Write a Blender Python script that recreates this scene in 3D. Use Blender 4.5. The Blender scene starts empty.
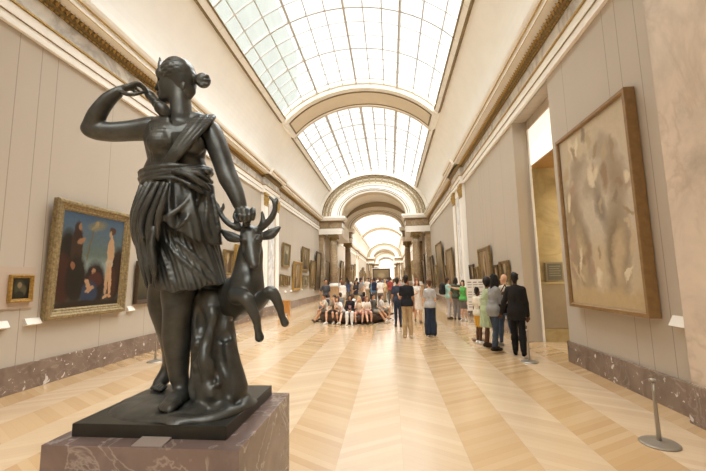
import bpy, bmesh, math, random
import numpy as np
from mathutils import Vector, Matrix
C = bpy.context.scene
COL = C.collection
PI = math.pi

# ------------------------------------------------------------------ camera model
F = 360.0; CXP, CYP = 353.0, 235.5; EYE = 1.70
def _n(v):
    v = np.array(v, float); return v/np.linalg.norm(v)
_D = _n([37, -42.5, F]); _U = _n([-59, (F*F-37*59)/42.5, F]); _R = np.cross(_U, _D)
if _R[0] < 0: _R = -_R
_U = _n(_U-_D*_U.dot(_D)); _M = np.array([_R, _D, _U])
def ray(x, y): return _M @ np.array([x-CXP, CYP-y, F])
def at(x, y, Y):                      # the point of the room at depth Y metres that the photo shows at (x, y)
    r = ray(x, y); t = Y/r[1]; return np.array([r[0]*t, Y, EYE+r[2]*t])

# ------------------------------------------------------------------ object helpers
def link(o, parent=None):
    COL.objects.link(o)
    if parent is not None: o.parent = parent
    return o
def mesh_obj(name, verts, faces, mats, parent=None, smooth=False, midx=None):
    me = bpy.data.meshes.new(name)
    me.from_pydata([tuple(map(float, v)) for v in verts], [], [tuple(map(int, f)) for f in faces])
    if not isinstance(mats, (list, tuple)): mats = [mats]
    for m in mats: me.materials.append(m)
    if midx is not None: me.polygons.foreach_set('material_index', list(midx))
    if smooth: me.polygons.foreach_set('use_smooth', [True]*len(me.polygons))
    me.update()
    return link(bpy.data.objects.new(name, me), parent)
def empty(name, loc=(0, 0, 0), rz=0.0, parent=None):
    o = bpy.data.objects.new(name, None); o.location = loc; o.rotation_euler = (0, 0, rz)
    o.empty_display_size = .1
    return link(o, parent)
def tag(o, label, cat, group=None, kind=None):
    o['label'] = label; o['category'] = cat
    if group: o['group'] = group
    if kind: o['kind'] = kind
    return o
def structure(o, label=None):
    o['kind'] = 'structure'
    if label: o['label'] = label
    return o
def children(o): return [c for c in COL.objects if c.parent is o]
def copy_tree(o, parent=None):
    c = o.copy(); COL.objects.link(c); c.parent = parent
    for ch in children(o): copy_tree(ch, c)
    return c

class MB:
    """collects shapes, then links them as one mesh object"""
    def __init__(s): s.v = []; s.f = []; s.m = []; s.cur = 0
    def add(s, v, f, m=None):
        n = len(s.v); s.v += [tuple(p) for p in v]; s.f += [tuple(i+n for i in q) for q in f]
        s.m += [s.cur if m is None else m]*len(f); return s
    def box(s, x0, x1, y0, y1, z0, z1, m=None, bev=0.0):
        if bev > 0:
            b = min(bev, abs(x1-x0)*.45, abs(y1-y0)*.45, abs(z1-z0)*.45)
            bm = bmesh.new(); bmesh.ops.create_cube(bm, size=1)
            for v in bm.verts:
                v.co = ((x0+x1)/2+v.co.x*(x1-x0), (y0+y1)/2+v.co.y*(y1-y0), (z0+z1)/2+v.co.z*(z1-z0))
            bmesh.ops.bevel(bm, geom=bm.edges[:]+bm.verts[:], offset=b, segments=2, profile=.7, affect='EDGES')
            bm.verts.index_update()
            s.add([v.co[:] for v in bm.verts], [[v.index for v in f.verts] for f in bm.faces], m); bm.free(); return s
        v = [(x, y, z) for z in (z0, z1) for y in (y0, y1) for x in (x0, x1)]
        return s.add(v, [(0, 2, 3, 1), (4, 5, 7, 6), (0, 1, 5, 4), (2, 6, 7, 3), (0, 4, 6, 2), (1, 3, 7, 5)], m)
    def lathe(s, cx, cy, prof, n=16, m=None, z0=0.0):
        v = []; f = []
        for r, z in prof:
            for i in range(n):
                a = 2*PI*i/n; v.append((cx+r*math.cos(a), cy+r*math.sin(a), z0+z))
        for j in range(len(prof)-1):
            for i in range(n):
                k = (i+1) % n; f.append((j*n+i, j*n+k, (j+1)*n+k, (j+1)*n+i))
        f.append(tuple(range(n-1, -1, -1))); f.append(tuple((len(prof)-1)*n+i for i in range(n)))
        return s.add(v, f, m)
    def tube(s, pts, r, n=8, m=None):
        pts = [Vector(p) for p in pts]; L = len(pts); v = []; f = []
        rr = r if isinstance(r, (list, tuple)) else [r]*L
        for j, p in enumerate(pts):
            t = (pts[min(j+1, L-1)]-pts[max(j-1, 0)]).normalized()
            a = t.cross(Vector((0, 0, 1)) if abs(t.z) < .9 else Vector((0, 1, 0))).normalized(); b = t.cross(a)
            for i in range(n):
                q = 2*PI*i/n; v.append(p+(a*math.cos(q)+b*math.sin(q))*rr[j])
        for j in range(L-1):
            for i in range(n):
                k = (i+1) % n; f.append((j*n+i, j*n+k, (j+1)*n+k, (j+1)*n+i))
        f.append(tuple(range(n-1, -1, -1))); f.append(tuple((L-1)*n+i for i in range(n)))
        return s.add(v, f, m)
    def extrude(s, prof, y0, y1, m=None, closed=True):
        """profile of (x, z) points run along Y"""
        n = len(prof); v = [(x, y0, z) for x, z in prof]+[(x, y1, z) for x, z in prof]
        f = [(i, (i+1) % n, n+(i+1) % n, n+i) for i in range(n if closed else n-1)]
        if closed: f += [tuple(range(n-1, -1, -1)), tuple(range(n, 2*n))]
        return s.add(v, f, m)
    def build(s, name, mats, parent=None, smooth=False, shift=(0, 0, 0)):
        v = [(a-shift[0], b-shift[1], c-shift[2]) for a, b, c in s.v] if any(shift) else s.v
        o = mesh_obj(name, v, s.f, mats, parent, smooth, s.m)
        return o
def fix_normals(o):
    bm = bmesh.new(); bm.from_mesh(o.data); bmesh.ops.recalc_face_normals(bm, faces=bm.faces); bm.to_mesh(o.data); bm.free(); return o

# ------------------------------------------------------------------ sculpting in a distance field
class Sculpt:
    def __init__(s, lo, hi, h):
        s.h = h; s.lo = np.array(lo, float); s.n = np.ceil((np.array(hi)-s.lo)/h).astype(int)+1
        s.g = np.full(s.n, 9.0, np.float32)
    def block(s, lo, hi):
        a = np.clip(np.floor((np.array(lo)-s.lo)/s.h).astype(int), 0, s.n); b = np.clip(np.ceil((np.array(hi)-s.lo)/s.h).astype(int)+1, 0, s.n)
        if (b <= a).any(): return None, None
        sl = tuple(slice(i, j) for i, j in zip(a, b))
        ax = [(s.lo[i]+s.h*np.arange(a[i], b[i])).astype(np.float32) for i in range(3)]
        return sl, (ax[0][:, None, None], ax[1][None, :, None], ax[2][None, None, :])
    def mix(s, sl, d, k, mode='u'):
        g = s.g[sl]
        if mode == 'u':
            if k <= 0: s.g[sl] = np.minimum(g, d); return
            t = np.clip(.5+.5*(g-d)/k, 0, 1); s.g[sl] = g*(1-t)+d*t-k*t*(1-t)
        else:
            k = max(k, 1e-5); t = np.clip(.5-.5*(g+d)/k, 0, 1); s.g[sl] = g*(1-t)-d*t+k*t*(1-t)
    def cap(s, a, b, ra, rb=None, k=.02, mode='u', sc=(1, 1, 1)):
        rb = ra if rb is None else rb
        a = np.array(a, float); b = np.array(b, float); sc = np.array(sc, float)
        m = (max(ra, rb)+k+2*s.h)/sc+.0
        sl, X = s.block(np.minimum(a, b)-m, np.maximum(a, b)+m)
        if sl is None: return s
        ab = (b-a)*sc; L = max(float(ab.dot(ab)), 1e-12)
        q = [(X[i]-a[i])*sc[i] for i in range(3)]
        t = np.clip((q[0]*ab[0]+q[1]*ab[1]+q[2]*ab[2])/L, 0, 1)
        d = np.sqrt((q[0]-ab[0]*t)**2+(q[1]-ab[1]*t)**2+(q[2]-ab[2]*t)**2)-(ra+(rb-ra)*t)
        s.mix(sl, (d/max(sc)).astype(np.float32) if max(sc) > 1 else d.astype(np.float32), k, mode); return s
    def chain(s, pts, rs, k=.02, mode='u', sc=(1, 1, 1)):
        if not isinstance(rs, (list, tuple)): rs = [rs]*len(pts)
        for i in range(len(pts)-1): s.cap(pts[i], pts[i+1], rs[i], rs[i+1], k, mode, sc)
        return s
    def curve(s, pts, rs, k=.02, mode='u', n=4, sc=(1, 1, 1)):
        p = [np.array(q, float) for q in pts]
        if not isinstance(rs, (list, tuple)): rs = [rs]*len(p)
        P = []; R = []
        for i in range(len(p)-1):
            a = p[max(i-1, 0)]; b = p[i]; c = p[i+1]; d = p[min(i+2, len(p)-1)]
            for j in range(n):
                t = j/n
                P.append(.5*(2*b+(c-a)*t+(2*a-5*b+4*c-d)*t*t+(3*b-a-3*c+d)*t**3)); R.append(rs[i]+(rs[i+1]-rs[i])*t)
        P.append(p[-1]); R.append(rs[-1]); return s.chain(P, R, k, mode, sc)
    def ell(s, c, r, k=.02, mode='u', rot=None):
        c = np.array(c, float); r = np.array(r, float); m = r.max()+k+2*s.h
        sl, X = s.block(c-m, c+m)
        if sl is None: return s
        q = [X[i]-c[i] for i in range(3)]
        if rot is not None:
            Rm = np.array(Matrix(rot) if not isinstance(rot, np.ndarray) else rot)
            q = [sum(q[j]*Rm[j][i] for j in range(3)) for i in range(3)]
        kk = np.sqrt((q[0]/r[0])**2+(q[1]/r[1])**2+(q[2]/r[2])**2)
        d = (kk-1)*min(r) if r.max()/r.min() > 3 else (kk-1)*kk/np.maximum(np.sqrt((q[0]/r[0]**2)**2+(q[1]/r[1]**2)**2+(q[2]/r[2]**2)**2), 1e-6)
        s.mix(sl, d.astype(np.float32), k, mode); return s
    def box(s, lo, hi, k=0.0, mode='u', rnd=.004):
        lo = np.array(lo, float); hi = np.array(hi, float); sl, X = s.block(lo-k-2*s.h, hi+k+2*s.h)
        if sl is None: return s
        q = [np.abs(X[i]-(lo[i]+hi[i])/2)-((hi[i]-lo[i])/2-rnd) for i in range(3)]
        q = np.broadcast_arrays(*q)
        d = np.sqrt(sum(np.maximum(a, 0)**2 for a in q))+np.minimum(np.maximum(np.maximum(q[0], q[1]), q[2]), 0)-rnd
        s.mix(sl, d.astype(np.float32), k, mode); return s
    def column(s, rows, k=.02, fold=None, mode='u', top=True):
        """stack of elliptical sections: rows = (z, cx, cy, rx, ry) rising; fold(theta, z)->metres pushed out"""
        R = np.array(sorted(rows), float); m = R[:, 3:].max()+k+.04
        lo = (R[:, 1].min()-m, R[:, 2].min()-m, R[0, 0]-k-.01); hi = (R[:, 1].max()+m, R[:, 2].max()+m, R[-1, 0]+k+.01)
        sl, X = s.block(lo, hi)
        if sl is None: return s
        z = X[2]; I = lambda j: np.interp(z, R[:, 0], R[:, j]).astype(np.float32)
        cx, cy, rx, ry = I(1), I(2), I(3), I(4)
        u = (X[0]-cx)/rx; v = (X[1]-cy)/ry; rr = np.sqrt(u*u+v*v)
        d = (rr-1)*(rx*ry)/np.maximum(np.sqrt((u*ry)**2+(v*rx)**2)/np.maximum(rr, 1e-4), 1e-4)*1.0
        d = np.clip(d, -.2, .5)
        if fold is not None: d = d-fold(np.arctan2(X[1]-cy, X[0]-cx), z)
        dz = np.maximum(R[0, 0]-z, z-R[-1, 0])
        d = np.maximum(d, dz)
        s.mix(sl, d.astype(np.float32), k, mode); return s
    def sample(s, P):
        q = (np.array(P)-s.lo)/s.h; i = np.clip(q.astype(int), 0, s.n-2); f = q-i
        g = s.g; out = 0
        for a in (0, 1):
            for b in (0, 1):
                for c in (0, 1):
                    out += g[i[0]+a, i[1]+b, i[2]+c]*(f[0] if a else 1-f[0])*(f[1] if b else 1-f[1])*(f[2] if c else 1-f[2])
        return out
    def hit(s, x, y, Y0, Y1, off=0.0):
        """front surface point behind photo point (x, y) between depths Y0..Y1"""
        Y = Y0
        while Y < Y1:
            p = at(x, y, Y)
            if ((p > s.lo) & (p < s.lo+s.h*(s.n-1))).all() and s.sample(p) < 0: return at(x, y, Y-off)
            Y += s.h*.7
        return None
    def mesh(s):
        g = s.g; inside = g < 0; n = g.shape
        cnt = np.zeros(tuple(k-1 for k in n), np.int32); acc = [np.zeros(cnt.shape, np.float32) for _ in range(3)]
        for ax in range(3):
            a = [slice(None)]*3; b = [slice(None)]*3; a[ax] = slice(0, -1); b[ax] = slice(1, None)
            ga, gb = g[tuple(a)], g[tuple(b)]; cr = (ga < 0) != (gb < 0)
            t = np.where(cr, ga/np.where(cr, ga-gb, 1), 0).astype(np.float32)
            o = [i for i in range(3) if i != ax]
            for di in (0, 1):
                for dj in (0, 1):
                    S = [slice(None)]*3
                    for q, dd in zip(o, (di, dj)): S[q] = slice(dd, n[q]-1+dd)
                    c = cr[tuple(S)]; cnt += c
                    acc[ax] += np.where(c, t[tuple(S)], 0)
                    acc[o[0]] += c*di; acc[o[1]] += c*dj
        act = cnt > 0; ids = np.full(cnt.shape, -1, np.int64); ids[act] = np.arange(act.sum())
        idx = np.argwhere(act); cc = cnt[act]
        V = np.stack([idx[:, i]+acc[i][act]/cc for i in range(3)], 1)*s.h+s.lo
        Fs = []
        for ax in range(3):
            a = [slice(None)]*3; b = [slice(None)]*3; a[ax] = slice(0, -1); b[ax] = slice(1, None)
            ia, ib = inside[tuple(a)], inside[tuple(b)]; cr = ia != ib
            o1, o2 = (ax+1) % 3, (ax+2) % 3
            e = np.argwhere(cr); e = e[(e[:, o1] > 0) & (e[:, o2] > 0) & (e[:, o1] < n[o1]-1) & (e[:, o2] < n[o2]-1)]
            def at_(d1, d2):
                q = e.copy(); q[:, o1] -= d1; q[:, o2] -= d2; return ids[q[:, 0], q[:, 1], q[:, 2]]
            Q = np.stack([at_(1, 1), at_(0, 1), at_(0, 0), at_(1, 0)], 1)
            fl = ~ia[e[:, 0], e[:, 1], e[:, 2]]; Q[fl] = Q[fl][:, ::-1]; Fs.append(Q)
        return V, np.concatenate(Fs)
    def build(s, name, mat, parent=None, origin=(0, 0, 0), smooth_iter=0):
        V, Q = s.mesh()
        for _ in range(smooth_iter):
            A = np.zeros_like(V); c = np.zeros(len(V))
            for i in range(4):
                a = Q[:, i]; b = Q[:, (i+1) % 4]
                for d in range(3): A[:, d] += np.bincount(a, V[b, d], len(V)); A[:, d] += np.bincount(b, V[a, d], len(V))
                c += np.bincount(a, minlength=len(V))+np.bincount(b, minlength=len(V))
            V = V*.5+.5*A/np.maximum(c, 1)[:, None]
        V = V-np.array(origin)
        me = bpy.data.meshes.new(name); me.vertices.add(len(V)); me.vertices.foreach_set('co', V.astype(np.float32).ravel())
        me.loops.add(len(Q)*4); me.loops.foreach_set('vertex_index', Q.astype(np.int32).ravel())
        me.polygons.add(len(Q)); me.polygons.foreach_set('loop_start', (np.arange(len(Q))*4).astype(np.int32))
        me.polygons.foreach_set('use_smooth', np.ones(len(Q), bool))
        me.materials.append(mat); me.update(calc_edges=True); me.validate()
        return link(bpy.data.objects.new(name, me), parent)

# ------------------------------------------------------------------ materials
MATS = {}
def srgb(h):
    if isinstance(h, str):
        h = h.lstrip('#'); c = [int(h[i:i+2], 16)/255 for i in (0, 2, 4)]
    else: c = list(h)
    return [((x+.055)/1.055)**2.4 if x > .04045 else x/12.92 for x in c]+[1]
class NT:
    def __init__(s, name):
        m = bpy.data.materials.new(name); m.use_nodes = True; s.m = m; s.t = m.node_tree; s.t.nodes.clear()
        s.out = s.n('ShaderNodeOutputMaterial'); s.b = s.n('ShaderNodeBsdfPrincipled'); s.l(s.b.outputs[0], s.out.inputs[0]); MATS[name] = m
    def n(s, k, **kw):
        q = s.t.nodes.new(k)
        for a, b in kw.items(): setattr(q, a, b)
        return q
    def l(s, a, b): s.t.links.new(a, b)
    def inp(s, q, i, v):
        if hasattr(v, 'links') or isinstance(v, bpy.types.NodeSocket): s.l(v, q.inputs[i])
        else: q.inputs[i].default_value = v
    def math(s, op, a, b=0.0, c=0.0, clamp=False):
        q = s.n('ShaderNodeMath', operation=op, use_clamp=clamp); s.inp(q, 0, a); s.inp(q, 1, b)
        if op in ('MULTIPLY_ADD', 'COMPARE', 'SMOOTH_MIN', 'PINGPONG', 'WRAP'): s.inp(q, 2, c)
        return q.outputs[0]
    def mix(s, f, a, b, blend='MIX'):
        q = s.n('ShaderNodeMix', data_type='RGBA', blend_type=blend); s.inp(q, 0, f); s.inp(q, 6, a); s.inp(q, 7, b); return q.outputs[2]
    def obj(s): return s.n('ShaderNodeTexCoord').outputs['Object']
    def sep(s, v):
        q = s.n('ShaderNodeSeparateXYZ'); s.l(v, q.inputs[0]); return q.outputs
    def comb(s, x, y, z):
        q = s.n('ShaderNodeCombineXYZ'); s.inp(q, 0, x); s.inp(q, 1, y); s.inp(q, 2, z); return q.outputs[0]
    def mapping(s, v, scale=(1, 1, 1), loc=(0, 0, 0), rot=(0, 0, 0)):
        q = s.n('ShaderNodeMapping'); s.l(v, q.inputs[0]); q.inputs[1].default_value = loc; q.inputs[2].default_value = rot; q.inputs[3].default_value = scale; return q.outputs[0]
    def noise(s, v, scale=5, detail=3, rough=.5, dist=0.0, out=0):
        q = s.n('ShaderNodeTexNoise'); s.l(v, q.inputs['Vector']); q.inputs['Scale'].default_value = scale; q.inputs['Detail'].default_value = detail
        q.inputs['Roughness'].default_value = rough; q.inputs['Distortion'].default_value = dist; return q.outputs[out]
    def white(s, v, out=0):
        q = s.n('ShaderNodeTexWhiteNoise', noise_dimensions='3D'); s.l(v, q.inputs[0]); return q.outputs[out]
    def ramp(s, f, stops, interp='LINEAR'):
        q = s.n('ShaderNodeValToRGB'); q.color_ramp.interpolation = interp; e = q.color_ramp.elements
        while len(e) < len(stops): e.new(.5)
        for i, (p, c) in enumerate(stops): e[i].position = p; e[i].color = c if len(c) == 4 else list(c)+[1]
        s.inp(q, 0, f); return q.outputs[0]
    def bump(s, h, strength=.3, dist=.01):
        q = s.n('ShaderNodeBump'); s.inp(q, 'Height', h); q.inputs['Strength'].default_value = strength; q.inputs['Distance'].default_value = dist
        s.l(q.outputs[0], s.b.inputs['Normal']); return q
    def set(s, col=None, rough=None, metal=None, spec=None, **kw):
        if col is not None: s.inp(s.b, 'Base Color', col)
        if rough is not None: s.inp(s.b, 'Roughness', rough)
        if metal is not None: s.inp(s.b, 'Metallic', metal)
        if spec is not None: s.inp(s.b, 'Specular IOR Level', spec)
        return s.m
def plain(name, col, rough=.7, metal=0.0, spec=.4, var=.0, scale=20):
    if name in MATS: return MATS[name]
    t = NT(name); c = srgb(col)
    if var > 0:
        nz = t.noise(t.obj(), scale, 3)
        c2 = [max(0, x*(1-var)) for x in c[:3]]+[1]; c3 = [min(1, x*(1+var)) for x in c[:3]]+[1]
        t.set(t.ramp(nz, [(.3, c2), (.7, c3)]), rough, metal, spec)
    else: t.set(c, rough, metal, spec)
    return t.m
# ================================================================== the gallery
XC, HW = -1.26, 4.76
XL, XR = XC-HW, XC+HW
VA, VB, VZ = 4.72, 4.05, 7.05                    # the vault's ellipse and springing height
T0, T1 = math.radians(36), math.radians(144)     # glazed part of the vault
def vp(t, Y, da=0.0): return (XC+(VA+da)*math.cos(t), Y, VZ+(VB+da)*math.sin(t))

# ---- materials
def m_fabric(name='wall_fabric', base='#bdb1a1'):
    t = NT(name); o = t.obj(); s = t.sep(o); y = s[1]; z = s[2]
    nz = t.noise(t.mapping(o, (1, 1, .35)), 2.2, 4, .6); fine = t.noise(t.mapping(o, (60, 60, 220)), 1, 2)
    c = srgb(base); d = [x*.91 for x in c[:3]]+[1]
    col = t.mix(t.math('MULTIPLY', nz, .8), c, d)
    # sewn seams between the widths of cloth
    f = t.math('FRACT', t.math('ADD', t.math('DIVIDE', y, 1.36), 10.31)); e = t.math('COMPARE', f, .5, .0045)
    f2 = t.math('FRACT', t.math('ADD', t.math('DIVIDE', y, 4.08), 10.2745)); e2 = t.math('COMPARE', f2, .5, .0015)
    f3 = t.math('FRACT', t.math('ADD', t.math('DIVIDE', y, 4.08), 10.179)); e2 = t.math('MAXIMUM', e2, t.math('COMPARE', f3, .5, .0015))
    em = t.math('MAXIMUM', e, e2)
    col = t.mix(t.math('MULTIPLY', em, .50), col, srgb('#6e5b4b'))
    t.set(col, .82, 0, .25); t.bump(t.math('SUBTRACT', fine, t.math('MULTIPLY', em, 2.0)), .25, .004); return t.m
def m_marble(name, base, vein, blot=None, scale=1.6, rough=.28, amt=.5, thr=(.50, .53), sp=.5, soft=.0):
    t = NT(name); o = t.obj(); n1 = t.noise(o, scale, 5, .62, .8); n2 = t.noise(o, scale*.6, 5, .55, 1.8)
    b = srgb(base)
    col = t.ramp(n1, [(.3, [x*.72 for x in b[:3]]), (.5, b), (.72, [min(1, x*1.22) for x in b[:3]])])
    v = t.math('ABSOLUTE', t.math('SUBTRACT', n2, .5)); vm = t.ramp(v, [(0, (1, 1, 1)), (.018+soft, (0, 0, 0))])
    col = t.mix(t.math('MULTIPLY', vm, amt), col, srgb(vein))
    if blot:
        n3 = t.noise(o, scale*3.1, 3, .5, .5); bm_ = t.ramp(n3, [(thr[0]+.14, (0, 0, 0)), (thr[1]+.15, (1, 1, 1))]); col = t.mix(t.math('MULTIPLY', bm_, .75), col, srgb(blot))
    t.set(col, rough, 0, sp); return t.m
def m_parquet():
    t = NT('chevron_parquet'); o = t.obj(); s = t.sep(o); W = .615; PW = .092
    u = t.math('DIVIDE', t.math('ADD', s[0], .545-.615*20), W); ci = t.math('FLOOR', u); fu = t.math('FRACT', u)
    par = t.math('MODULO', t.math('ABSOLUTE', ci), 2.0)                   # even or odd column
    sgn = t.math('SUBTRACT', t.math('MULTIPLY', par, 2.0), 1.0)
    off = t.math('MULTIPLY', t.math('MULTIPLY', t.math('SUBTRACT', fu, .5), sgn), W*.62)
    q = t.math('DIVIDE', t.math('ADD', s[1], off), PW*1.18); pi_ = t.math('FLOOR', q); fq = t.math('FRACT', q)
    # every plank has its own tone; every fourth run of planks is laid as a block
    wn = t.white(t.comb(ci, pi_, 1.0)); wb = t.white(t.comb(ci, t.math('FLOOR', t.math('DIVIDE', q, 7.0)), 5.0))
    gx = t.mapping(t.comb(t.math('ADD', t.math('MULTIPLY', ci, 7.3), t.math('MULTIPLY', s[0], 1.0)), t.math('MULTIPLY', q, 1.0), wn), (6, 3.0, 5))
    grain = t.noise(gx, 2.5, 4, .6)
    col = t.ramp(wn, [(0, srgb('#c6a173')), (.5, srgb('#ceac7e')), (1, srgb('#d6b78d'))])
    col = t.mix(t.math('MULTIPLY', wb, .09), col, srgb('#b48e62'))
    sheen = t.math('SUBTRACT', 1.0, t.math('MODULO', t.math('SUBTRACT', t.math('ABSOLUTE', t.math('ADD', ci, 19.5)), .5), 2.0))
    col = t.mix(t.math('MULTIPLY', sheen, .30), col, srgb('#f3e6d0'))  # alternate columns paler: reflected sheen and central glare painted into the colour
    col = t.mix(t.math('MULTIPLY', grain, .14), col, srgb('#a67d51'))
    col = t.mix(t.math('MULTIPLY', t.noise(o, .5, 3), .18), col, srgb('#b08456'))
    g1 = t.math('LESS_THAN', fq, .035); g2 = t.math('LESS_THAN', t.math('ABSOLUTE', t.math('SUBTRACT', fu, .5)), .0)
    g3 = t.math('GREATER_THAN', t.math('ABSOLUTE', t.math('SUBTRACT', fu, .5)), .4965)
    g = t.math('MAXIMUM', g1, g3); col = t.mix(t.math('MULTIPLY', g, .18), col, srgb('#846444'))
    t.set(col, t.math('MULTIPLY_ADD', wn, .07, .19), 0, .8)
    t.b.inputs['Coat Weight'].default_value = .7; t.b.inputs['Coat Roughness'].default_value = .22; t.b.inputs['Coat IOR'].default_value = 1.65
    t.bump(t.math('ADD', t.math('MULTIPLY', g, -1.0), t.math('MULTIPLY', wn, .5)), .10, .004); return t.m
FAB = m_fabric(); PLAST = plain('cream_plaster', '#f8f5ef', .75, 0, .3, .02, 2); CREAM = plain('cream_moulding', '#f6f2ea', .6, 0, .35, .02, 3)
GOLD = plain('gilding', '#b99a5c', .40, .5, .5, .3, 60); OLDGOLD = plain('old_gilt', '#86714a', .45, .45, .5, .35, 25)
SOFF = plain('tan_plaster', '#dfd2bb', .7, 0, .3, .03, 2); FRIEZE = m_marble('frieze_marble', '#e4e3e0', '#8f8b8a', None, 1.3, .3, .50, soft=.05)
BASEM = m_marble('base_marble', '#7f6c5f', '#c4b4a8', '#e6ddd6', 2.6, .22, .22)
BEIGEM = m_marble('beige_marble', '#cdbba7', '#a58d75', None, .9, .25, .30, soft=.03); GILTM = m_marble('yellow_marble', '#b0a07c', '#8a7a58', None, 1.1, .25, .35, soft=.03)
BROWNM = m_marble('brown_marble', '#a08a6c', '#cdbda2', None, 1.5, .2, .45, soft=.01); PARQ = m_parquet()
def m_glass():
    t = NT('skylight_glass'); tr = t.n('ShaderNodeBsdfTransparent'); gl = t.n('ShaderNodeBsdfGlossy'); mx = t.n('ShaderNodeMixShader'); mx.inputs[0].default_value = .06
    tr.inputs[0].default_value = (.95, .965, .95, 1); gl.inputs['Roughness'].default_value = .25
    t.l(tr.outputs[0], mx.inputs[1]); t.l(gl.outputs[0], mx.inputs[2]); t.l(mx.outputs[0], t.out.inputs[0]); return t.m
GLASS = m_glass(); BAR = plain('grey_iron_bar', '#c6c2bb', .5, .2, .4)
YB, YE = -10.0, 196.0                            # back wall behind the camera, far end
SER = [(30.5, 39.6), (93.0, 100.0), (128.0, 134.0)]       # pairs of arches with columns
RIBS = [(2.3, 4.3), (16.4, 18.3), (64.5, 68.0), (113.0, 115.5)]

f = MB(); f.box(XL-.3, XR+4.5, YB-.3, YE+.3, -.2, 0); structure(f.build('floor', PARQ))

# ---- walls
w = MB(); w.box(XL-.4, XL, YB, YE, 0, 7.2); structure(w.build('wall_left', FAB))
AY0, AY1 = 7.72, 9.97
w = MB(); w.box(XR, XR+.37, YB, AY0, 0, 7.2); w.box(XR, XR+.37, AY1, YE, 0, 7.2); w.box(XR, XR+.37, AY0, AY1, 5.9, 7.2)
structure(w.build('wall_right', FAB))
w = MB(); w.box(XL-.4, XR+.4, YB-.3, YB, 0, 11.5); structure(w.build('wall_back', FAB))
w = MB(); w.box(XL-.4, XR+.4, YE, YE+.3, 0, 11.5); structure(w.build('wall_front', PLAST))
# doorway in the recess: jambs, soffit, upper light
XA = XR+.37
w = MB()
w.box(XA, XA+.25, AY0-.3, AY1+.3, 5.66, 7.2, 0)                        # wall over the upper light
w.box(XA, XA+.25, AY0-.3, 7.95, 0, 5.66, 0); w.box(XA, XA+.02, 9.90, 10.05, 0, 5.66, 1)
w.box(XA+.05, XA+2.9, 10.02, 10.4, 0, 4.62, 2); w.box(XA+.05, XA+2.9, 7.4, 7.95, 0, 4.62, 2); w.box(XA+2.9, XA+3.1, 7.4, 10.4, 0, 4.9, 2)
w.box(XA+.02, XA+2.9, 7.9, 10.1, 4.60, 4.72, 3)
w.box(XA-.01, XA+.02, 9.86, 9.90, 0, 5.66, 1)
structure(w.build('door_1', [FAB, CREAM, GILTM, plain('oak_soffit', '#a98558', .5, 0, .4, .1, 6)]))
w = MB(); w.box(XA+.05, XA+2.8, 9.96, 10.02, .33, 1.46, 0); w.box(XA+.05, XA+2.8, 9.93, 10.02, 1.46, 1.52, 1); w.box(XA+.05, XA+2.8, 9.94, 10.02, 0, .32, 1)
structure(w.build('trim_1', [plain('taupe_panel', '#988b7a', .6, 0, .3, .05, 5), GILTM]))
win = MB(); win.box(XA+.01, XA+.03, 7.95, 9.86, 4.64, 5.64)
wf = win.build('window_1', plain('white_blind', '#f6f2e6', .8)); structure(wf)
bb_ = MATS['white_blind'].node_tree.nodes['Principled BSDF']; bb_.inputs['Emission Color'].default_value = (1, .98, .9, 1); bb_.inputs['Emission Strength'].default_value = .42
# ---- baseboards
for side, x0, x1 in (('left', XL, XL+.05),):
    b = MB(); b.box(x0, x1, YB, YE, 0, .43, bev=.008); structure(b.build('baseboard_left', BASEM))
b = MB(); b.box(XR-.05, XR, YB, AY0, 0, .40, bev=.008); b.box(XR-.05, XR, AY1, YE, 0, .40, bev=.008); b.box(XR-.05, XR+.37, AY0-.03, AY0, 0, .40); structure(b.build('baseboard_right', BASEM))

# ---- entablature running along both walls: fascias, marble frieze, gilt egg course, cornice
def entab(sgn, name, y0, y1, push=0.0, low=True):
    wx = XL if sgn > 0 else XR
    X = lambda d: wx+sgn*(d+push)
    b = MB()
    def run(pr, m): b.extrude([(X(d), z) for d, z in pr], y0, y1, m)
    run([(-.02-push, 5.90), (.07, 5.90), (.07, 6.055), (-.02-push, 6.055)], 0); run([(-.02-push, 6.05), (.10, 6.06), (.10, 6.235), (-.02-push, 6.235)], 0)
    run([(-.02-push, 6.235), (.13, 6.245), (.13, 6.275), (-.02-push, 6.275)], 1); run([(.07, 6.048), (.085, 6.048), (.085, 6.062), (.07, 6.062)], 2)
    run([(-.02-push, 6.275), (.055, 6.275), (.055, 6.64), (-.02-push, 6.64)], 3)
    run([(-.02-push, 6.64), (.08, 6.64), (.10, 6.68), (.16, 6.70), (.20, 6.78), (-.02-push, 6.78)], 2)
    run([(-.02-push, 6.78), (.42, 6.78), (.42, 6.90), (-.02-push, 6.90)], 0); run([(-.02-push, 6.90), (.44, 6.90), (.50, 6.96), (.53, 7.03), (-.02-push, 7.04)], 0)
    run([(.42, 6.765), (.43, 6.765), (.43, 6.785), (.42, 6.785)], 1); run([(.44, 6.895), (.46, 6.895), (.47, 6.912), (.44, 6.912)], 1)
    o = b.build(name, [CREAM, GOLD, OLDGOLD, FRIEZE]); structure(o); fix_normals(o); return o
n_tr = 2
for sgn in (1, -1):
    spans = []
    y = YB
    for a, bb in SER: spans.append((y, a)); y = bb
    spans.append((y, YE))
    for a, bb in spans: entab(sgn, 'trim_%d' % n_tr, a, bb); n_tr += 1
    for a, bb in [r for r in RIBS]: entab(sgn, 'trim_%d' % n_tr, a-.1, bb+(.3 if a > 5 else 0), .14); n_tr += 1
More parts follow.
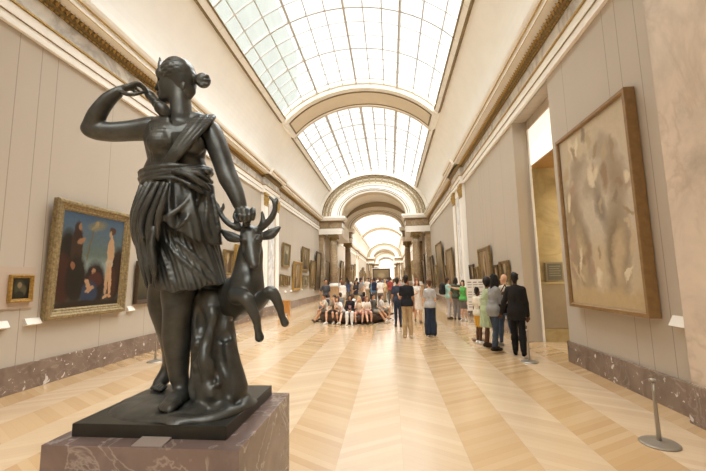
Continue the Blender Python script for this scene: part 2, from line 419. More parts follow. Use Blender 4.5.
# egg course and bead course in front of the gilt moulding, near part
for sgn, side in ((1, 'left'), (-1, 'right')):
    wx = XL if sgn > 0 else XR; b = MB(); y = 3.6
    while y < 30.4:
        c = (wx+sgn*.205, y, 6.715); r = .045 if y < 18 else .05
        b.add([(c[0]+sgn*.035, c[1], c[2]-.028), (c[0], c[1]-r*.8, c[2]), (c[0], c[1]+r*.8, c[2]), (c[0], c[1], c[2]-.065), (c[0]+sgn*.07, c[1], c[2]+.04)], [(0, 1, 3), (0, 3, 2), (0, 2, 4), (0, 4, 1)], 0)
        b.box(wx+sgn*.10-.012, wx+sgn*.10+.012, y-.03, y+.03, 6.625, 6.655, 0)
        y += .105 if y < 16 else .21
    o = b.build('trim_%d' % n_tr, [GOLD]); n_tr += 1; structure(o); fix_normals(o)

# ---- pilasters under the ribs: marble panel, gilt capitals at both ends
for i, (a, bb) in enumerate(RIBS):
    for sgn, wx in ((1, XL), (-1, XR)):
        b = MB(); y0, y1 = a-.0, bb+(.34 if i or sgn < 0 else .0); pl = i == 0
        X = lambda d: wx+sgn*d
        bx = lambda d0, d1, *r, **k: b.box(min(X(d0), X(d1)), max(X(d0), X(d1)), *r, **k)
        bx(-.01, .12, y0, y1, .42, 5.9, 0); bx(-.01, .16, y0-.04, y1+.04, 0, .44, 3)
        if pl:
            o = b.build('trim_%d' % n_tr, [BEIGEM, FRIEZE, GOLD, BASEM]); n_tr += 1; structure(o); fix_normals(o); continue
        bx(.12, .145, y0+.62, y1-.62, .6, 5.5, 1); bx(.12, .16, y0+.56, y0+.62, .55, 5.55, 2); bx(.12, .16, y1-.62, y1-.56, .55, 5.55, 2)
        for yc in (y0+.24, y1-.24):
            bx(.12, .19, yc-.20, yc+.20, .6, 5.25, 0)
            bx(.12, .24, yc-.24, yc+.24, 5.78, 5.9, 2); bx(.12, .21, yc-.20, yc+.20, 5.30, 5.36, 2)
            for k in range(4):
                yk = yc-.16+.105*k
                for zz, dd in ((5.38, .22), (5.54, .26)):
                    b.add([(X(.12), yk-.05, zz), (X(.12), yk+.05, zz), (X(dd), yk, zz+.02), (X(dd+.03), yk, zz+.15), (X(.15), yk-.055, zz+.17), (X(.15), yk+.055, zz+.17)], [(0, 1, 2), (2, 3, 4, 0), (1, 5, 3, 2), (4, 3, 5)], 2)
            bx(.10, .20, yc-.17, yc+.17, 5.36, 5.78, 2)
        o = b.build('trim_%d' % n_tr, [BEIGEM if i == 0 else CREAM, FRIEZE, GOLD, BASEM]); n_tr += 1; structure(o); fix_normals(o)

# ---- vault: plastered sides, ribs, glazing
def band(b, t0, t1, y0, y1, da, thick, n=24, m=0):
    v = []; fs = []
    for i in range(n+1):
        t = t0+(t1-t0)*i/n
        for y in (y0, y1):
            v.append(vp(t, y, da)); v.append(vp(t, y, da+thick))
    for i in range(n):
        k = 4*i; fs += [(k, k+4, k+6, k+2), (k+1, k+3, k+7, k+5), (k, k+1, k+5, k+4), (k+2, k+6, k+7, k+3)]
    fs += [(0, 2, 3, 1), (4*n, 4*n+1, 4*n+3, 4*n+2)]; b.add(v, fs, m)
b = MB()
for t0, t1 in ((0, T0), (T1, PI)): band(b, t0, t1, YB-.3, YE+.3, 0, .35, 14)
for a, bb in SER+[(-3.0, 2.35)]: band(b, T0, T1, a, bb, .02, .33, 30)  # last span, out of view, closed over to darken the near walls
o = b.build('ceiling', [PLAST], smooth=False); structure(o); fix_normals(o); 
for i, (a, bb) in enumerate(RIBS):
    b = MB(); band(b, T0-.01, T1+.01, a, bb, -.26, .55, 48, 0)
    e = .02
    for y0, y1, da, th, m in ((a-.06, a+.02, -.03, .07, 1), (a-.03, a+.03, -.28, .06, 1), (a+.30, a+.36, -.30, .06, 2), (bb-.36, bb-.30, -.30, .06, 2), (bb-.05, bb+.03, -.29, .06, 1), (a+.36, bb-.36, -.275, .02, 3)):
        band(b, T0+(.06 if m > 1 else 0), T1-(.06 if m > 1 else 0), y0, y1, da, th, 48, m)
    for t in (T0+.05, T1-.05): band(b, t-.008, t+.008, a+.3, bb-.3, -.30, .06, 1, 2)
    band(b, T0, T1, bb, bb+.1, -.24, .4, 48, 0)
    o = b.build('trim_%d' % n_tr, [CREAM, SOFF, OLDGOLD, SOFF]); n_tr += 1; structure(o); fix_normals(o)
sky = [(YB, -3.0), (4.4, 16.4), (18.4, 30.5), (39.6, 64.5), (68.1, 93.0), (100.0, 113.0), (115.6, 128.0), (134.0, YE)]  # first span, behind the camera, opened to light the statue's front
MAJ = [math.radians(q) for q in (66.5, 90.8, 115.0)]
def skylight(i, a, bb):
    root = empty('window_%d' % (i+2), (0, 0, 0)); structure(root)
    near = bb < 40; fb = 1.75 if 17 < a < 20 else 1.0
    b = MB()                                               # curb with gilt edge round the glazing
    for t0, s in ((T0, 1), (T1, -1)):
        for dt0, dt1, da, th, m in ((-.012, .062, -.10, .16, 0), (-.016, -.007, -.12, .12, 1), (.045, .058, -.125, .05, 1)):
            lo, hi = sorted((t0+s*dt0, t0+s*dt1)); band(b, lo, hi, a, bb, da, th, 2, m)
        if near:
            y = max(a, 5)+.3
            while y < bb-.1:
                lo, hi = sorted((t0-s*.004, t0+s*.046)); band(b, lo, hi, y, y+.022, -.115, .05, 1, 0); y += .75
    o = b.build('window_curb', [CREAM, OLDGOLD], root); fix_normals(o)
    b = MB(); hb = .022 if near else .035
    for t in MAJ: band(b, t-.0085*fb, t+.0085*fb, a, bb, -.05, .12, 1)
    ts = [T0]+MAJ+[T1]
    if near:
        for k in range(4):
            for j in (1, 2):
                t = ts[k]+(ts[k+1]-ts[k])*j/3; band(b, t-.0042*fb, t+.0042*fb, a, bb, -.01, .05, 1)
    y = bb-.46; k = 0
    while y > a:
        th = ((.06 if k % 3 == 0 else .035)*fb) if near else .06
        if near or k % 3 == 0: band(b, T0, T1, y-th/2, y+th/2, -.04 if k % 3 == 0 else 0, .1 if k % 3 == 0 else .04, 36)
        y -= .752; k += 1
    o = b.build('glazing_bar', [BAR], root); fix_normals(o)
    b = MB(); v = []; n = 36
    for q in range(n+1):
        t = T0+(T1-T0)*q/n; v += [vp(t, a, .05), vp(t, bb, .05)]
    b.add(v, [(2*q, 2*q+2, 2*q+3, 2*q+1) for q in range(n)]); b.build('glass_pane', [GLASS], root, smooth=True)
for i, (a, bb) in enumerate(sky): skylight(i, a, bb)
# outer roof rising beside the glazing
b = MB(); b.box(XL-1.9, XL-1.5, YB, 29, 7.0, 21.5); structure(b.build('trim_%d' % n_tr, plain('roof_lead', '#9a9c94', .7, 0, .3, .05, 1))); n_tr += 1

# ---- arches on columns across the gallery
AR = [(2.80, 2.12), (2.95, 2.25), (3.50, 2.62), (3.62, 2.74), (3.72, 2.84), (4.45, 3.55), (4.60, 3.80)]
def ering(b, Y, r0, r1, y1, m, n=48):
    """face ring between two half ellipses at depth Y, with the inner edge run back to y1"""
    v = []; fs = []
    for i in range(n+1):
        t = PI*i/n; c, s = math.cos(t), math.sin(t)
        v += [(XC+r0[0]*c, Y, VZ+r0[1]*s), (XC+r1[0]*c, Y, VZ+r1[1]*s), (XC+r0[0]*c, y1, VZ+r0[1]*s), (XC+r1[0]*c, y1, VZ+r1[1]*s)]
    for i in range(n):
        k = 4*i; fs += [(k, k+1, k+5, k+4), (k, k+4, k+6, k+2), (k+1, k+3, k+7, k+5), (k+2, k+6, k+7, k+3)]
    b.add(v, fs, m)
def arch_wall(Y, depth, detail, q_=0.0):
    global n_tr
    b = MB()
    ering(b, Y, (2.80-q_*.2, 2.10-q_), (3.62, 2.74-q_), Y+depth, 0); ering(b, Y-.04, (2.92-q_*.2, 2.22-q_), (2.97-q_*.2, 2.27-q_), Y, 2); ering(b, Y-.03, (3.10, 2.36-q_), (3.13, 2.385-q_), Y, 2)
    ering(b, Y-.08, (3.56, 2.70-q_), (3.66, 2.78-q_), Y+.1, 0); ering(b, Y+.12, (3.66, 2.78-q_), (4.46, 3.62), Y+depth, 1)
    ering(b, Y-.02, (4.44, 3.58), (4.80, 4.12), Y+depth, 0); ering(b, Y-.05, (4.40, 3.54), (4.47, 3.61), Y+.12, 2)
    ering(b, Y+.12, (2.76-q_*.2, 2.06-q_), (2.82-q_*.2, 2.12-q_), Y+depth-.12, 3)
    if detail:
        for q in range(23):                                  # relief squares in the coffered ring
            t = PI*(q+.5)/23
            for (ra, rb), m in (((3.80, 2.92), 0), ((4.32, 3.46), 0)):
                pass
            for k in range(5):
                aa, bb_ = 3.78+.15*k, 2.92+.15*k
                t0, t1 = t-.052, t+.052
                if k in (0, 2, 4) or q % 1 == 0:
                    v = []
                    for tt, e in ((t0, 0), (t1, 0), (t1, .035), (t0, .035)): v.append((XC+(aa+e)*math.cos(tt), Y+.085, VZ+(bb_+e)*math.sin(tt)))
                    b.add(v+[(p[0], Y+.125, p[2]) for p in v], [(0, 1, 2, 3), (0, 4, 5, 1), (1, 5, 6, 2), (2, 6, 7, 3), (3, 7, 4, 0)], 2 if k % 2 else 0)
    # entablature blocks from the wall to the edge of the opening
    for sgn in (1, -1):
        wx = XC-sgn*(HW+.02); ex = XC-sgn*2.72
        def bx(e, y0, y1, z0, z1, m):
            x0, x1 = sorted((wx, ex+sgn*e)); b.box(x0, x1, y0, y1, z0, z1, m)
        bx(0, Y-.02, Y+depth+.02, 5.55, 5.78, 0); bx(.03, Y-.05, Y+depth+.05, 5.78, 6.05, 0); bx(.06, Y-.08, Y+depth+.08, 6.05, 6.10, 2)
        bx(0, Y-.02, Y+depth+.02, 6.10, 6.62, 4); bx(.08, Y-.10, Y+depth+.10, 6.62, 6.70, 2); bx(.25, Y-.28, Y+depth+.28, 6.74, 6.88, 0); bx(.16, Y-.18, Y+depth+.18, 6.70, 6.76, 0); bx(.32, Y-.36, Y+depth+.36, 6.88, 7.06, 0)
        # pilaster standing at the wall
        x0, x1 = sorted((wx, wx+sgn*.42)); b.box(x0, x1, Y+.08, Y+depth-.08, .9, 5.35, 4); b.box(*sorted((wx, wx+sgn*.5)), Y, Y+depth, 0, .9, 4); b.box(*sorted((wx, wx+sgn*.48)), Y+.02, Y+depth-.02, 5.30, 5.55, 2)
    o = b.build('trim_%d' % n_tr, [CREAM, plain('grey_cream_relief', '#b5a486', .7), OLDGOLD, SOFF, BROWNM]); n_tr += 1; structure(o); fix_normals(o)
def make_column():
    root = empty('marble_column', (0, 0, 0))
    b = MB(); b.box(-.52, .52, -.52, .52, 0, .10, bev=.01); b.box(-.47, .47, -.47, .47, .10, .98, bev=.006); b.box(-.53, .53, -.53, .53, .98, 1.10, bev=.02); b.build('pedestal', m_marble('pedestal_marble', '#c9a57c', '#9d7a52', None, 1.2, .35, .3) if 'pedestal_marble' not in MATS else MATS['pedestal_marble'], root)
    b = MB(); b.box(-.42, .42, -.42, .42, 1.10, 1.18); b.lathe(0, 0, [(.40, 1.18), (.43, 1.22), (.40, 1.27), (.35, 1.29), (.37, 1.33), (.35, 1.36)], 24); b.build('base', CREAM, root, smooth=False)
    b = MB(); b.lathe(0, 0, [(.335, 1.36), (.335, 2.6), (.325, 3.6), (.305, 4.6), (.29, 4.98)], 28); b.build('shaft', BROWNM, root, smooth=True)
    b = MB(); b.lathe(0, 0, [(.29, 4.98), (.31, 5.0), (.29, 5.03), (.29, 5.10), (.36, 5.2), (.40, 5.30), (.40, 5.34)], 24); b.box(-.43, .43, -.43, .43, 5.34, 5.55, bev=.01)
    for sx in (-1, 1):
        for sy in (-1, 1): b.tube([(sx*.37, sy*.43, 5.27), (sx*.37, sy*.30, 5.27)], .09, 10)
    b.build('capital', OLDGOLD, root); return root
col0 = None
CL = {0: 'at the first arch', 1: 'at the second arch'}
def place_col(x, y, label, group=None):
    global col0
    if col0 is None: o = col0 = make_column()
    else: o = copy_tree(col0)
    o.location = (x, y, 0); tag(o, label, 'column', group); return o
for i, (a, bb) in enumerate(SER):
    for j, Y in enumerate((a, bb-1.1)):
        arch_wall(Y, 1.1, i == 0 and j == 0, .42*j)
        for sgn, sd in ((1, 'left'), (-1, 'right')):
            x = XC-sgn*(3.58, 3.22)[j]
            if i == 0: place_col(x, Y+.55, 'brown marble column on a tan pedestal on the %s of the %s arch' % (sd, ('nearest big', 'second big')[j]), 'columns under the arches')
            else: place_col(x, Y+.55, ('far brown marble column on the %s side, in the %s colonnade down the gallery' % (sd, ('second', 'third')[i-1])), 'columns under the far arches')
# low vault between each pair of arches
for a, bb in SER:
    b = MB(); n = 32; v = []
    for q in range(n+1):
        t = PI*q/n; v += [(XC+3.66*math.cos(t), a+1.1, VZ+2.9*math.sin(t)), (XC+3.66*math.cos(t), bb-1.1, VZ+2.9*math.sin(t)), (XC+3.9*math.cos(t), a+1.1, VZ+3.1*math.sin(t)), (XC+3.9*math.cos(t), bb-1.1, VZ+3.1*math.sin(t))]
    b.add(v, [(4*q, 4*q+4, 4*q+5, 4*q+1) for q in range(n)]+[(4*q+2, 4*q+3, 4*q+7, 4*q+6) for q in range(n)], 0)
    for sgn in (1, -1):
        x0, x1 = sorted((XC-sgn*(HW+.02), XC-sgn*3.5)); b.box(x0, x1, a+1.1, bb-1.1, 6.9, 7.06, 0)
        x0, x1 = sorted((XC-sgn*3.0, XC-sgn*3.95)); b.box(x0, x1, a+1.1, bb-1.1, 5.55, 6.9, 0)
    o = b.build('trim_%d' % n_tr, [CREAM]); n_tr += 1; structure(o); fix_normals(o)
# ================================================================== plinth, pictures, barriers, seats
PLM = m_marble('plinth_marble', '#7c6861', '#c4b6ae', '#b3a59d', 3.4, .10, .40, (.52, .57), .9)
pl_ = tag(empty('marble_plinth', (-1.10, 1.9175, 0)), 'large mottled brown marble plinth carrying the bronze statue', 'plinth')
b = MB(); b.box(-.452, .452, -.3825, .3825, .10, 1.0, bev=.004); b.build('block', PLM, pl_)
b = MB(); b.box(-.49, .49, -.42, .42, 0, .10, bev=.01); b.build('foot', PLM, pl_)
b = MB(); x0, y0 = -1.135, 1.545
b.add([(x0, y0, 1.003), (x0+.14, y0, 1.003), (x0+.14, y0+.072, 1.012), (x0, y0+.072, 1.012), (x0, y0, 1.0), (x0+.14, y0, 1.0), (x0+.14, y0+.072, 1.0), (x0, y0+.072, 1.0)], [(0, 1, 2, 3), (4, 7, 6, 5), (0, 4, 5, 1), (1, 5, 6, 2), (2, 6, 7, 3), (3, 7, 4, 0)])
lab = b.build('title_plate', plain('greige_card', '#a4958b', .5, .1)); tag(lab, 'small grey-brown title plate lying on the front edge of the marble plinth', 'label')

# ---- painted surfaces: soft-edged shapes of colour
def painting_mat(name, bg, shapes, hw, hh, wob=.10, rough=.45, grain=.25, nscale=3.0):
    """bg = (top, horizon, bottom) colours; shapes = (u, v, ru, rv, turn, colour, softness) in half-sizes"""
    t = NT(name); o = t.obj(); s = t.sep(o)
    n = t.noise(o, nscale/hw, 4, .6, 0, 1); ns = t.sep(n)
    u = t.math('ADD', t.math('DIVIDE', s[0], hw), t.math('MULTIPLY', t.math('SUBTRACT', ns[0], .5), wob*2))
    v = t.math('ADD', t.math('DIVIDE', s[2], hh), t.math('MULTIPLY', t.math('SUBTRACT', ns[1], .5), wob*2))
    col = t.ramp(t.math('MULTIPLY_ADD', v, .5, .5), [(0, srgb(bg[2])), (.42, srgb(bg[1])), (.55, srgb(bg[1]) if len(bg) < 4 else srgb(bg[3])), (1, srgb(bg[0]))])
    for (cu, cv, ru, rv, a, c, sf) in shapes:
        ca, sa = math.cos(a), math.sin(a)
        du = t.math('SUBTRACT', u, cu); dv = t.math('SUBTRACT', v, cv)
        x = t.math('DIVIDE', t.math('ADD', t.math('MULTIPLY', du, ca), t.math('MULTIPLY', dv, sa)), ru)
        y = t.math('DIVIDE', t.math('SUBTRACT', t.math('MULTIPLY', dv, ca), t.math('MULTIPLY', du, sa)), rv)
        d = t.math('ADD', t.math('MULTIPLY', x, x), t.math('MULTIPLY', y, y))
        mk = t.math('DIVIDE', t.math('SUBTRACT', 1.0+sf, d), 2*sf, clamp=True)
        col = t.mix(mk, col, srgb(c))
    col = t.mix(t.math('MULTIPLY', t.noise(o, 14, 4, .65), grain), col, srgb('#2a2018'))
    t.set(col, rough, 0, .35); return t.m
FR_MAT = {'gilt': OLDGOLD, 'bright': plain('bright_gilt', '#b18d4c', .4, .45, .5, .3, 30), 'dark': plain('dark_wood_frame', '#4a3927', .4, .1, .5, .2, 20), 'thin': plain('honey_wood_frame', '#8a6a41', .4, .05, .45, .15, 12),
          'worn': plain('worn_gilt', '#8f7d5a', .5, .3, .4, .35, 22)}
def painting(side, y0, y1, z0, z1, fw, depth, frame, cmat, label, tilt=0.0, group=None, parts=True, style='step'):
    """a framed picture hung on a side wall (or 'face' = facing the camera, y0 then the x range)"""
    W = abs(y1-y0)/2; Hh = (z1-z0)/2
    if side == 'L': loc = (XL+.012, (y0+y1)/2, z0); rz = PI/2
    elif side == 'R': loc = (XR-.012, (y0+y1)/2, z0); rz = -PI/2
    else: loc = ((y0+y1)/2, side, z0); rz = 0
    r = empty('framed_painting', loc, rz); r.rotation_euler = (0, 0, rz)
    b = MB(); sh = math.tan(math.radians(tilt))
    def q(x, y, z): return (x, y-(z)*sh, z)
    def ring(x0, z0_, x1, z1_, yf0, yf1, m=0):
        """mitred moulding from outer rectangle (x0,z0_) depth yf0 to inner (x1,z1_) depth yf1"""
        H2 = 2*Hh
        o = [(-W+x0, z0_), (W-x0, z0_), (W-x0, H2-z0_), (-W+x0, H2-z0_)]; i = [(-W+x1, z1_), (W-x1, z1_), (W-x1, H2-z1_), (-W+x1, H2-z1_)]
        v = [q(a, yf0, c) for a, c in o]+[q(a, yf1, c) for a, c in i]
        b.add(v, [(k, (k+1) % 4, 4+(k+1) % 4, 4+k) for k in range(4)], m)
    prof = {'step': [(0, 0), (0, -.75), (.12, -.95), (.35, -1.0), (.5, -.72), (.62, -.70), (.72, -.55), (.86, -.58), (.93, -.42), (1, -.35)],
            'flat': [(0, 0), (0, -.95), (.06, -1.0), (.7, -1.0), (.8, -.9), (1, -.8)]}[style]
    for (a0, d0), (a1, d1) in zip(prof, prof[1:]): ring(a0*fw, a0*fw, a1*fw, a1*fw, d0*depth, d1*depth)
    H2 = 2*Hh; b.add([q(-W, 0, 0), q(W, 0, 0), q(W, 0, H2), q(-W, 0, H2)], [(0, 3, 2, 1)])
    fr = b.build('frame', FR_MAT[frame], r)
    ins = fw*.97; cy = -prof[-1][1]*0+prof[-1][1]*depth*.9
    v = [q(x, cy, z) for x, z in ((-W+ins, ins), (W-ins, ins), (W-ins, H2-ins), (-W+ins, H2-ins))]+[q(x, cy+.02, z) for x, z in ((-W+ins, ins), (W-ins, ins), (W-ins, H2-ins), (-W+ins, H2-ins))]
    v = [(x, y+(Hh*sh), z-Hh) for x, y, z in v]
    c = mesh_obj('canvas', v, [(0, 1, 2, 3), (7, 6, 5, 4)], cmat, r); c.location = (0, -Hh*sh, Hh)
    return tag(r, label, 'painting', group)

SACRA = painting_mat('canvas_saints', ('#45607c', '#93a09a', '#1f1811', '#5f6c62'), [
    (-.75, .05, .24, .55, .0, '#1c1a12', .35), (-.50, .22, .16, .50, .05, '#3a2a1e', .2), (-.47, .66, .060, .10, 0, '#966f50', .3), (-.40, .40, .12, .06, .5, '#966f50', .4), (-.53, .60, .10, .20, 0, '#33201a', .35), (-.46, .68, .045, .075, 0, '#966f50', .3),
    (-.80, -.42, .26, .52, .1, '#3f211a', .3), (-.45, -.40, .28, .50, 0, '#1d1912', .3), (-.57, -.12, .06, .08, 0, '#8a5c40', .3), (-.10, .45, .018, .50, -.22, '#6b5a35', .3),
    (.06, .76, .26, .10, .2, '#7c765c', .9), (.02, .80, .06, .06, 0, '#a08a62', .5), (-.04, .72, .10, .03, .6, '#8f8260', .6), (.10, -.55, .36, .52, 0, '#201713', .3), (.05, -.22, .10, .12, 0, '#33211a', .3), (.05, -.24, .065, .085, 0, '#a88060', .3),
    (.12, -.42, .22, .17, .1, '#4a2620', .3), (-.02, -.72, .24, .28, .1, '#2b3c52', .3), (-.10, -.50, .06, .12, .5, '#b48c69', .3), (-.02, -.62, .13, .06, .4, '#b48c69', .3),
    (.80, -.30, .24, .62, -.1, '#2a1913', .3), (.66, -.52, .16, .40, 0, '#40261b', .3), (.55, .22, .115, .34, 0, '#b8946f', .18), (.52, .64, .07, .105, 0, '#c59a72', .25), (.56, .70, .10, .09, 0, '#4a2f1e', .3), (.51, .62, .045, .07, 0, '#a98f68', .25),
    (.54, -.06, .13, .09, .1, '#b8a68c', .3), (.49, -.42, .055, .36, -.04, '#b8946f', .2), (.60, -.40, .055, .36, .07, '#c39a72', .2), (.49, -.80, .08, .04, .3, '#c39a72', .3), (.62, -.78, .08, .04, -.3, '#b98d66', .3),
    (.0, -.95, 1.1, .10, 0, '#2a2015', .5)], .80, .92, .055, .38, .42, 8)
painting('L', 5.74, 7.62, 1.08, 3.25, .19, .12, 'worn', SACRA, 'large painting of robed standing figures under a blue sky, worn gilt frame, left wall', 2.2)
PORT = painting_mat('canvas_portrait', ('#2a2b20', '#1d1c14', '#17130e'), [(-.2, .05, .55, .75, 0, '#40402c', .5), (-.15, .30, .26, .30, .2, '#8b7654', .4), (.30, -.2, .35, .5, 0, '#524c34', .5), (-.1, -.6, .5, .35, 0, '#232318', .4)], .14, .17, .08)
b = MB(); b.box(XL+.001, XL+.03, 4.70, 5.58, 1.33, 2.0, bev=.004); bk = b.build('mounting_board', plain('board_fabric', '#baa796', .85, 0, .2)); tag(bk, 'taupe mounting board on the left wall behind the smallest painting', 'board')
p = painting('L', 5.14, 5.52, 1.43, 1.87, .055, .06, 'bright', PORT, 'smallest painting on the left wall, dark figures in a narrow gilt frame', 0); p.location.x = XL+.031
DARKL = painting_mat('canvas_dusk', ('#6d6a58', '#55503c', '#2a2418'), [(-.3, -.1, .3, .5, 0, '#2e2a1c', .5), (.3, -.3, .4, .5, 0, '#3a2a1c', .5), (.1, .3, .12, .15, 0, '#a68660', .4)], .4, .45, .12)
painting('L', 7.98, 9.35, 1.20, 2.22, .10, .09, 'dark', DARKL, 'dark-framed painting on the left wall partly hidden behind the statue', 2)
GOLDG = painting_mat('canvas_gold_ground', ('#a98c50', '#8e7038', '#5e4526'), [(0, -.1, .45, .7, 0, '#5c3a2a', .4), (0, .35, .2, .22, 0, '#b98f68', .4), (0, -.6, .55, .3, 0, '#2d3040', .4)], .3, .5, .1)
BROWNP = painting_mat('canvas_brown_scene', ('#9a8767', '#7d6a4b', '#54422c'), [(-.35, -.2, .25, .55, 0, '#4a3826', .5), (.3, -.1, .25, .6, 0, '#5f4a35', .5), (.0, .2, .15, .25, 0, '#b8a17a', .5), (.1, -.7, .7, .2, 0, '#41321f', .5)], .7, .9, .15)
BROWNQ = painting_mat('canvas_amber_scene', ('#8f7d62', '#8b6f4a', '#5b4630'), [(0, 0, .35, .75, 0, '#bfa67c', .6), (.1, .1, .16, .5, .1, '#6d5136', .5), (-.4, -.4, .3, .4, 0, '#4f3d29', .5)], .7, .9, .15)
GREYP = painting_mat('canvas_grey_scene', ('#a6a08d', '#8d8469', '#6a5c44'), [(0, -.2, .5, .5, 0, '#5d5340', .6), (.3, .3, .3, .2, 0, '#c3b596', .6)], .6, .6, .15)
LW = [((12.42, 13.15), (1.93, 2.85), 'gilt', BROWNP, 'small painting in a deep gilt frame just left of the gold arched one'),
      ((13.32, 14.2), (1.72, 3.12), 'bright', GOLDG, 'gold-ground painting in a bright gilt frame beside the stag head'),
      ((19.6, 21.0), (2.45, 3.80), 'gilt', GREYP, 'upper pale painting on the left wall, first right of the stag antlers'),
      ((21.8, 23.7), (1.05, 2.85), 'bright', BROWNQ, 'amber painting on the left wall between the three small panels and the tall ones'),
      ((24.05, 26.1), (2.30, 3.96), 'gilt', BROWNP, 'upper brown painting on the left wall above a small one'),
      ((24.4, 25.9), (1.20, 2.02), 'worn', GREYP, 'small landscape painting hung low under the upper brown painting, left wall'),
      ((26.6, 28.1), (1.10, 3.15), 'gilt', BROWNQ, 'tall amber painting on the left wall, second from the first arch'),
      ((28.45, 30.3), (.85, 3.95), 'dark', BROWNP, 'tallest dark-framed painting on the left wall, next to the first arch')]
for (a, z, fr, cm, lb) in LW: painting('L', a[0], a[1], z[0], z[1], .13 if a[1]-a[0] > 1 else .09, .12, fr, cm, lb, 3.0)
for i, nm in enumerate(('nearest', 'middle', 'farthest')):
    painting('L', 19.25+i*.70, 19.78+i*.70, 1.37, 2.02-.04*i, .07, .08, 'gilt', (BROWNP, BROWNQ, BROWNP)[i], 'low small painting on the left wall, %s of a row of three' % nm, 3)
r_ = random.Random(21)
FRESCO = painting_mat('canvas_faded_fresco', ('#c3b093', '#c5b69f', '#c0aa88'), [
    (-.35, .55, .25, .16, .4, '#9f8d76', .9), (.30, .62, .30, .14, -.4, '#aa9880', .9), (.0, .30, .30, .14, .2, '#a8977f', .9), (.55, .25, .20, .30, .3, '#a08c72', .9), (-.6, .10, .20, .30, -.3, '#998469', .9),
    (-.45, -.42, .26, .42, .22, '#8d7a5f', .7), (-.45, -.45, .14, .34, .3, '#b5a07e', .7), (.42, -.42, .27, .42, -.25, '#8b785c', .7), (.46, -.48, .13, .30, -.3, '#bda684', .7), (.0, -.55, .18, .25, 0, '#c2ad8c', .8),
    (-.75, -.2, .10, .6, .05, '#a08a6b', .8), (.15, .05, .12, .22, .5, '#8c7d6b', .9), (-.1, .75, .3, .1, .1, '#c4b193', .9), (0, -.9, 1.2, .12, 0, '#bda37a', .6)]
    +[(r_.uniform(-.85, .85), r_.uniform(-.75, .85), r_.uniform(.02, .08), r_.uniform(.04, .15), r_.uniform(-1.2, 1.2), r_.choice(['#a08a6b', '#d9c8a8', '#9a8062', '#a88c74', '#dccdb0', '#8f7d66', '#b5a07e', '#c2ad8c']), .65) for _ in range(40)], 1.1, 1.6, .13, .6, .22, 4)
painting('R', 5.14, 7.25, 1.11, 4.30, .075, .15, 'thin', FRESCO, 'huge faded beige fresco-like painting in a thin wooden frame, right wall', 0, style='flat')
RW = [((10.88, 11.72), (1.42, 2.15), 'gilt', BROWNP, 'small framed painting nearest the recess on the right wall', 2),
      ((11.85, 12.42), (1.42, 2.06), 'dark', BROWNQ, 'narrow small painting between the big gilt portrait and the one near the recess', 2),
      ((12.65, 14.25), (1.15, 2.74), 'gilt', BROWNQ, 'largest gilt-framed painting above the visitors on the right wall before the pilaster', 2),
      ((14.45, 15.05), (1.32, 2.08), 'gilt', BROWNP, 'small painting just beyond the largest gilt-framed one on the right wall', 2),
      ((15.2, 16.0), (1.25, 2.2), 'dark', BROWNP, 'dark small painting on the right wall beside the white marble pilaster', 2),
      ((19.8, 22.0), (.95, 3.28), 'gilt', BROWNQ, 'tall amber painting on the right wall, first past the marble pilaster', 4),
      ((22.3, 23.2), (1.0, 2.4), 'dark', BROWNP, 'narrow dark painting between two tall ones on the right wall', 4),
      ((23.5, 26.2), (.85, 4.0), 'gilt', BROWNP, 'tallest painting on the right wall, between the pilaster and the first arch', 3),
      ((26.6, 28.2), (1.0, 2.6), 'gilt', GREYP, 'greyish painting low on the right wall near the first arch', 3),
      ((28.5, 30.2), (.9, 3.4), 'dark', BROWNQ, 'dark-framed painting on the right wall right before the first arch', 3)]
for (a, z, fr, cm, lb, tl) in RW: painting('R', a[0], a[1], z[0], z[1], .14 if a[1]-a[0] > 1 else .09, .08, fr, cm, lb, min(tl, 2.5))
# long rows far down the gallery
rn = random.Random(11); cache = {}
for (ya, yb, nm) in ((32.2, 38.2, 'between the first and second arch'), (41, 63.6, 'past the second arch'), (69, 92, 'far down the gallery'), (101.5, 112, 'at the far end of the gallery')):
    for sd, sn in (('L', 'left'), ('R', 'right')):
        y = ya
        while y < yb:
            k = rn.randrange(4); Wd = (1.5, 2.2, 1.8, 2.8)[k]; z0, z1 = ((1.0, 3.0), (.9, 3.9), (2.1, 4.2), (1.0, 3.4))[k]
            if y+Wd > yb+.3: break
            key = (sd, k)
            if key not in cache:
                o = painting(sd, y, y+Wd, z0, z1, .15, .13, ('gilt', 'dark', 'gilt', 'dark')[k], (BROWNP, BROWNQ, GREYP, BROWNP)[k], 'x', 3); cache[key] = o
            else: o = copy_tree(cache[key]); o.location.y = y+Wd/2
            tag(o, 'small far framed painting hung on the %s wall %s' % (sn, nm), 'painting', 'paintings on the %s wall %s' % (sn, nm))
            y += Wd+rn.uniform(.25, .7)
# free-standing panel with a dark picture in the middle of the far gallery
b = MB(); b.box(-3.0, .1, 62.1, 62.4, 0, 3.4, bev=.01); pn = b.build('display_panel', PLAST); tag(pn, 'cream free-standing display panel across the far gallery behind the crowd', 'panel')
painting(62.08, -2.95, .05, 1.0, 3.35, .25, .12, 'dark', painting_mat('canvas_night', ('#7d6a4b', '#6a5c44', '#4a3826'), [(0, 0, .5, .5, 0, '#8a7a5c', .6)], 1.2, .9), 'dark painting on the display panel in the middle of the far gallery', 0)

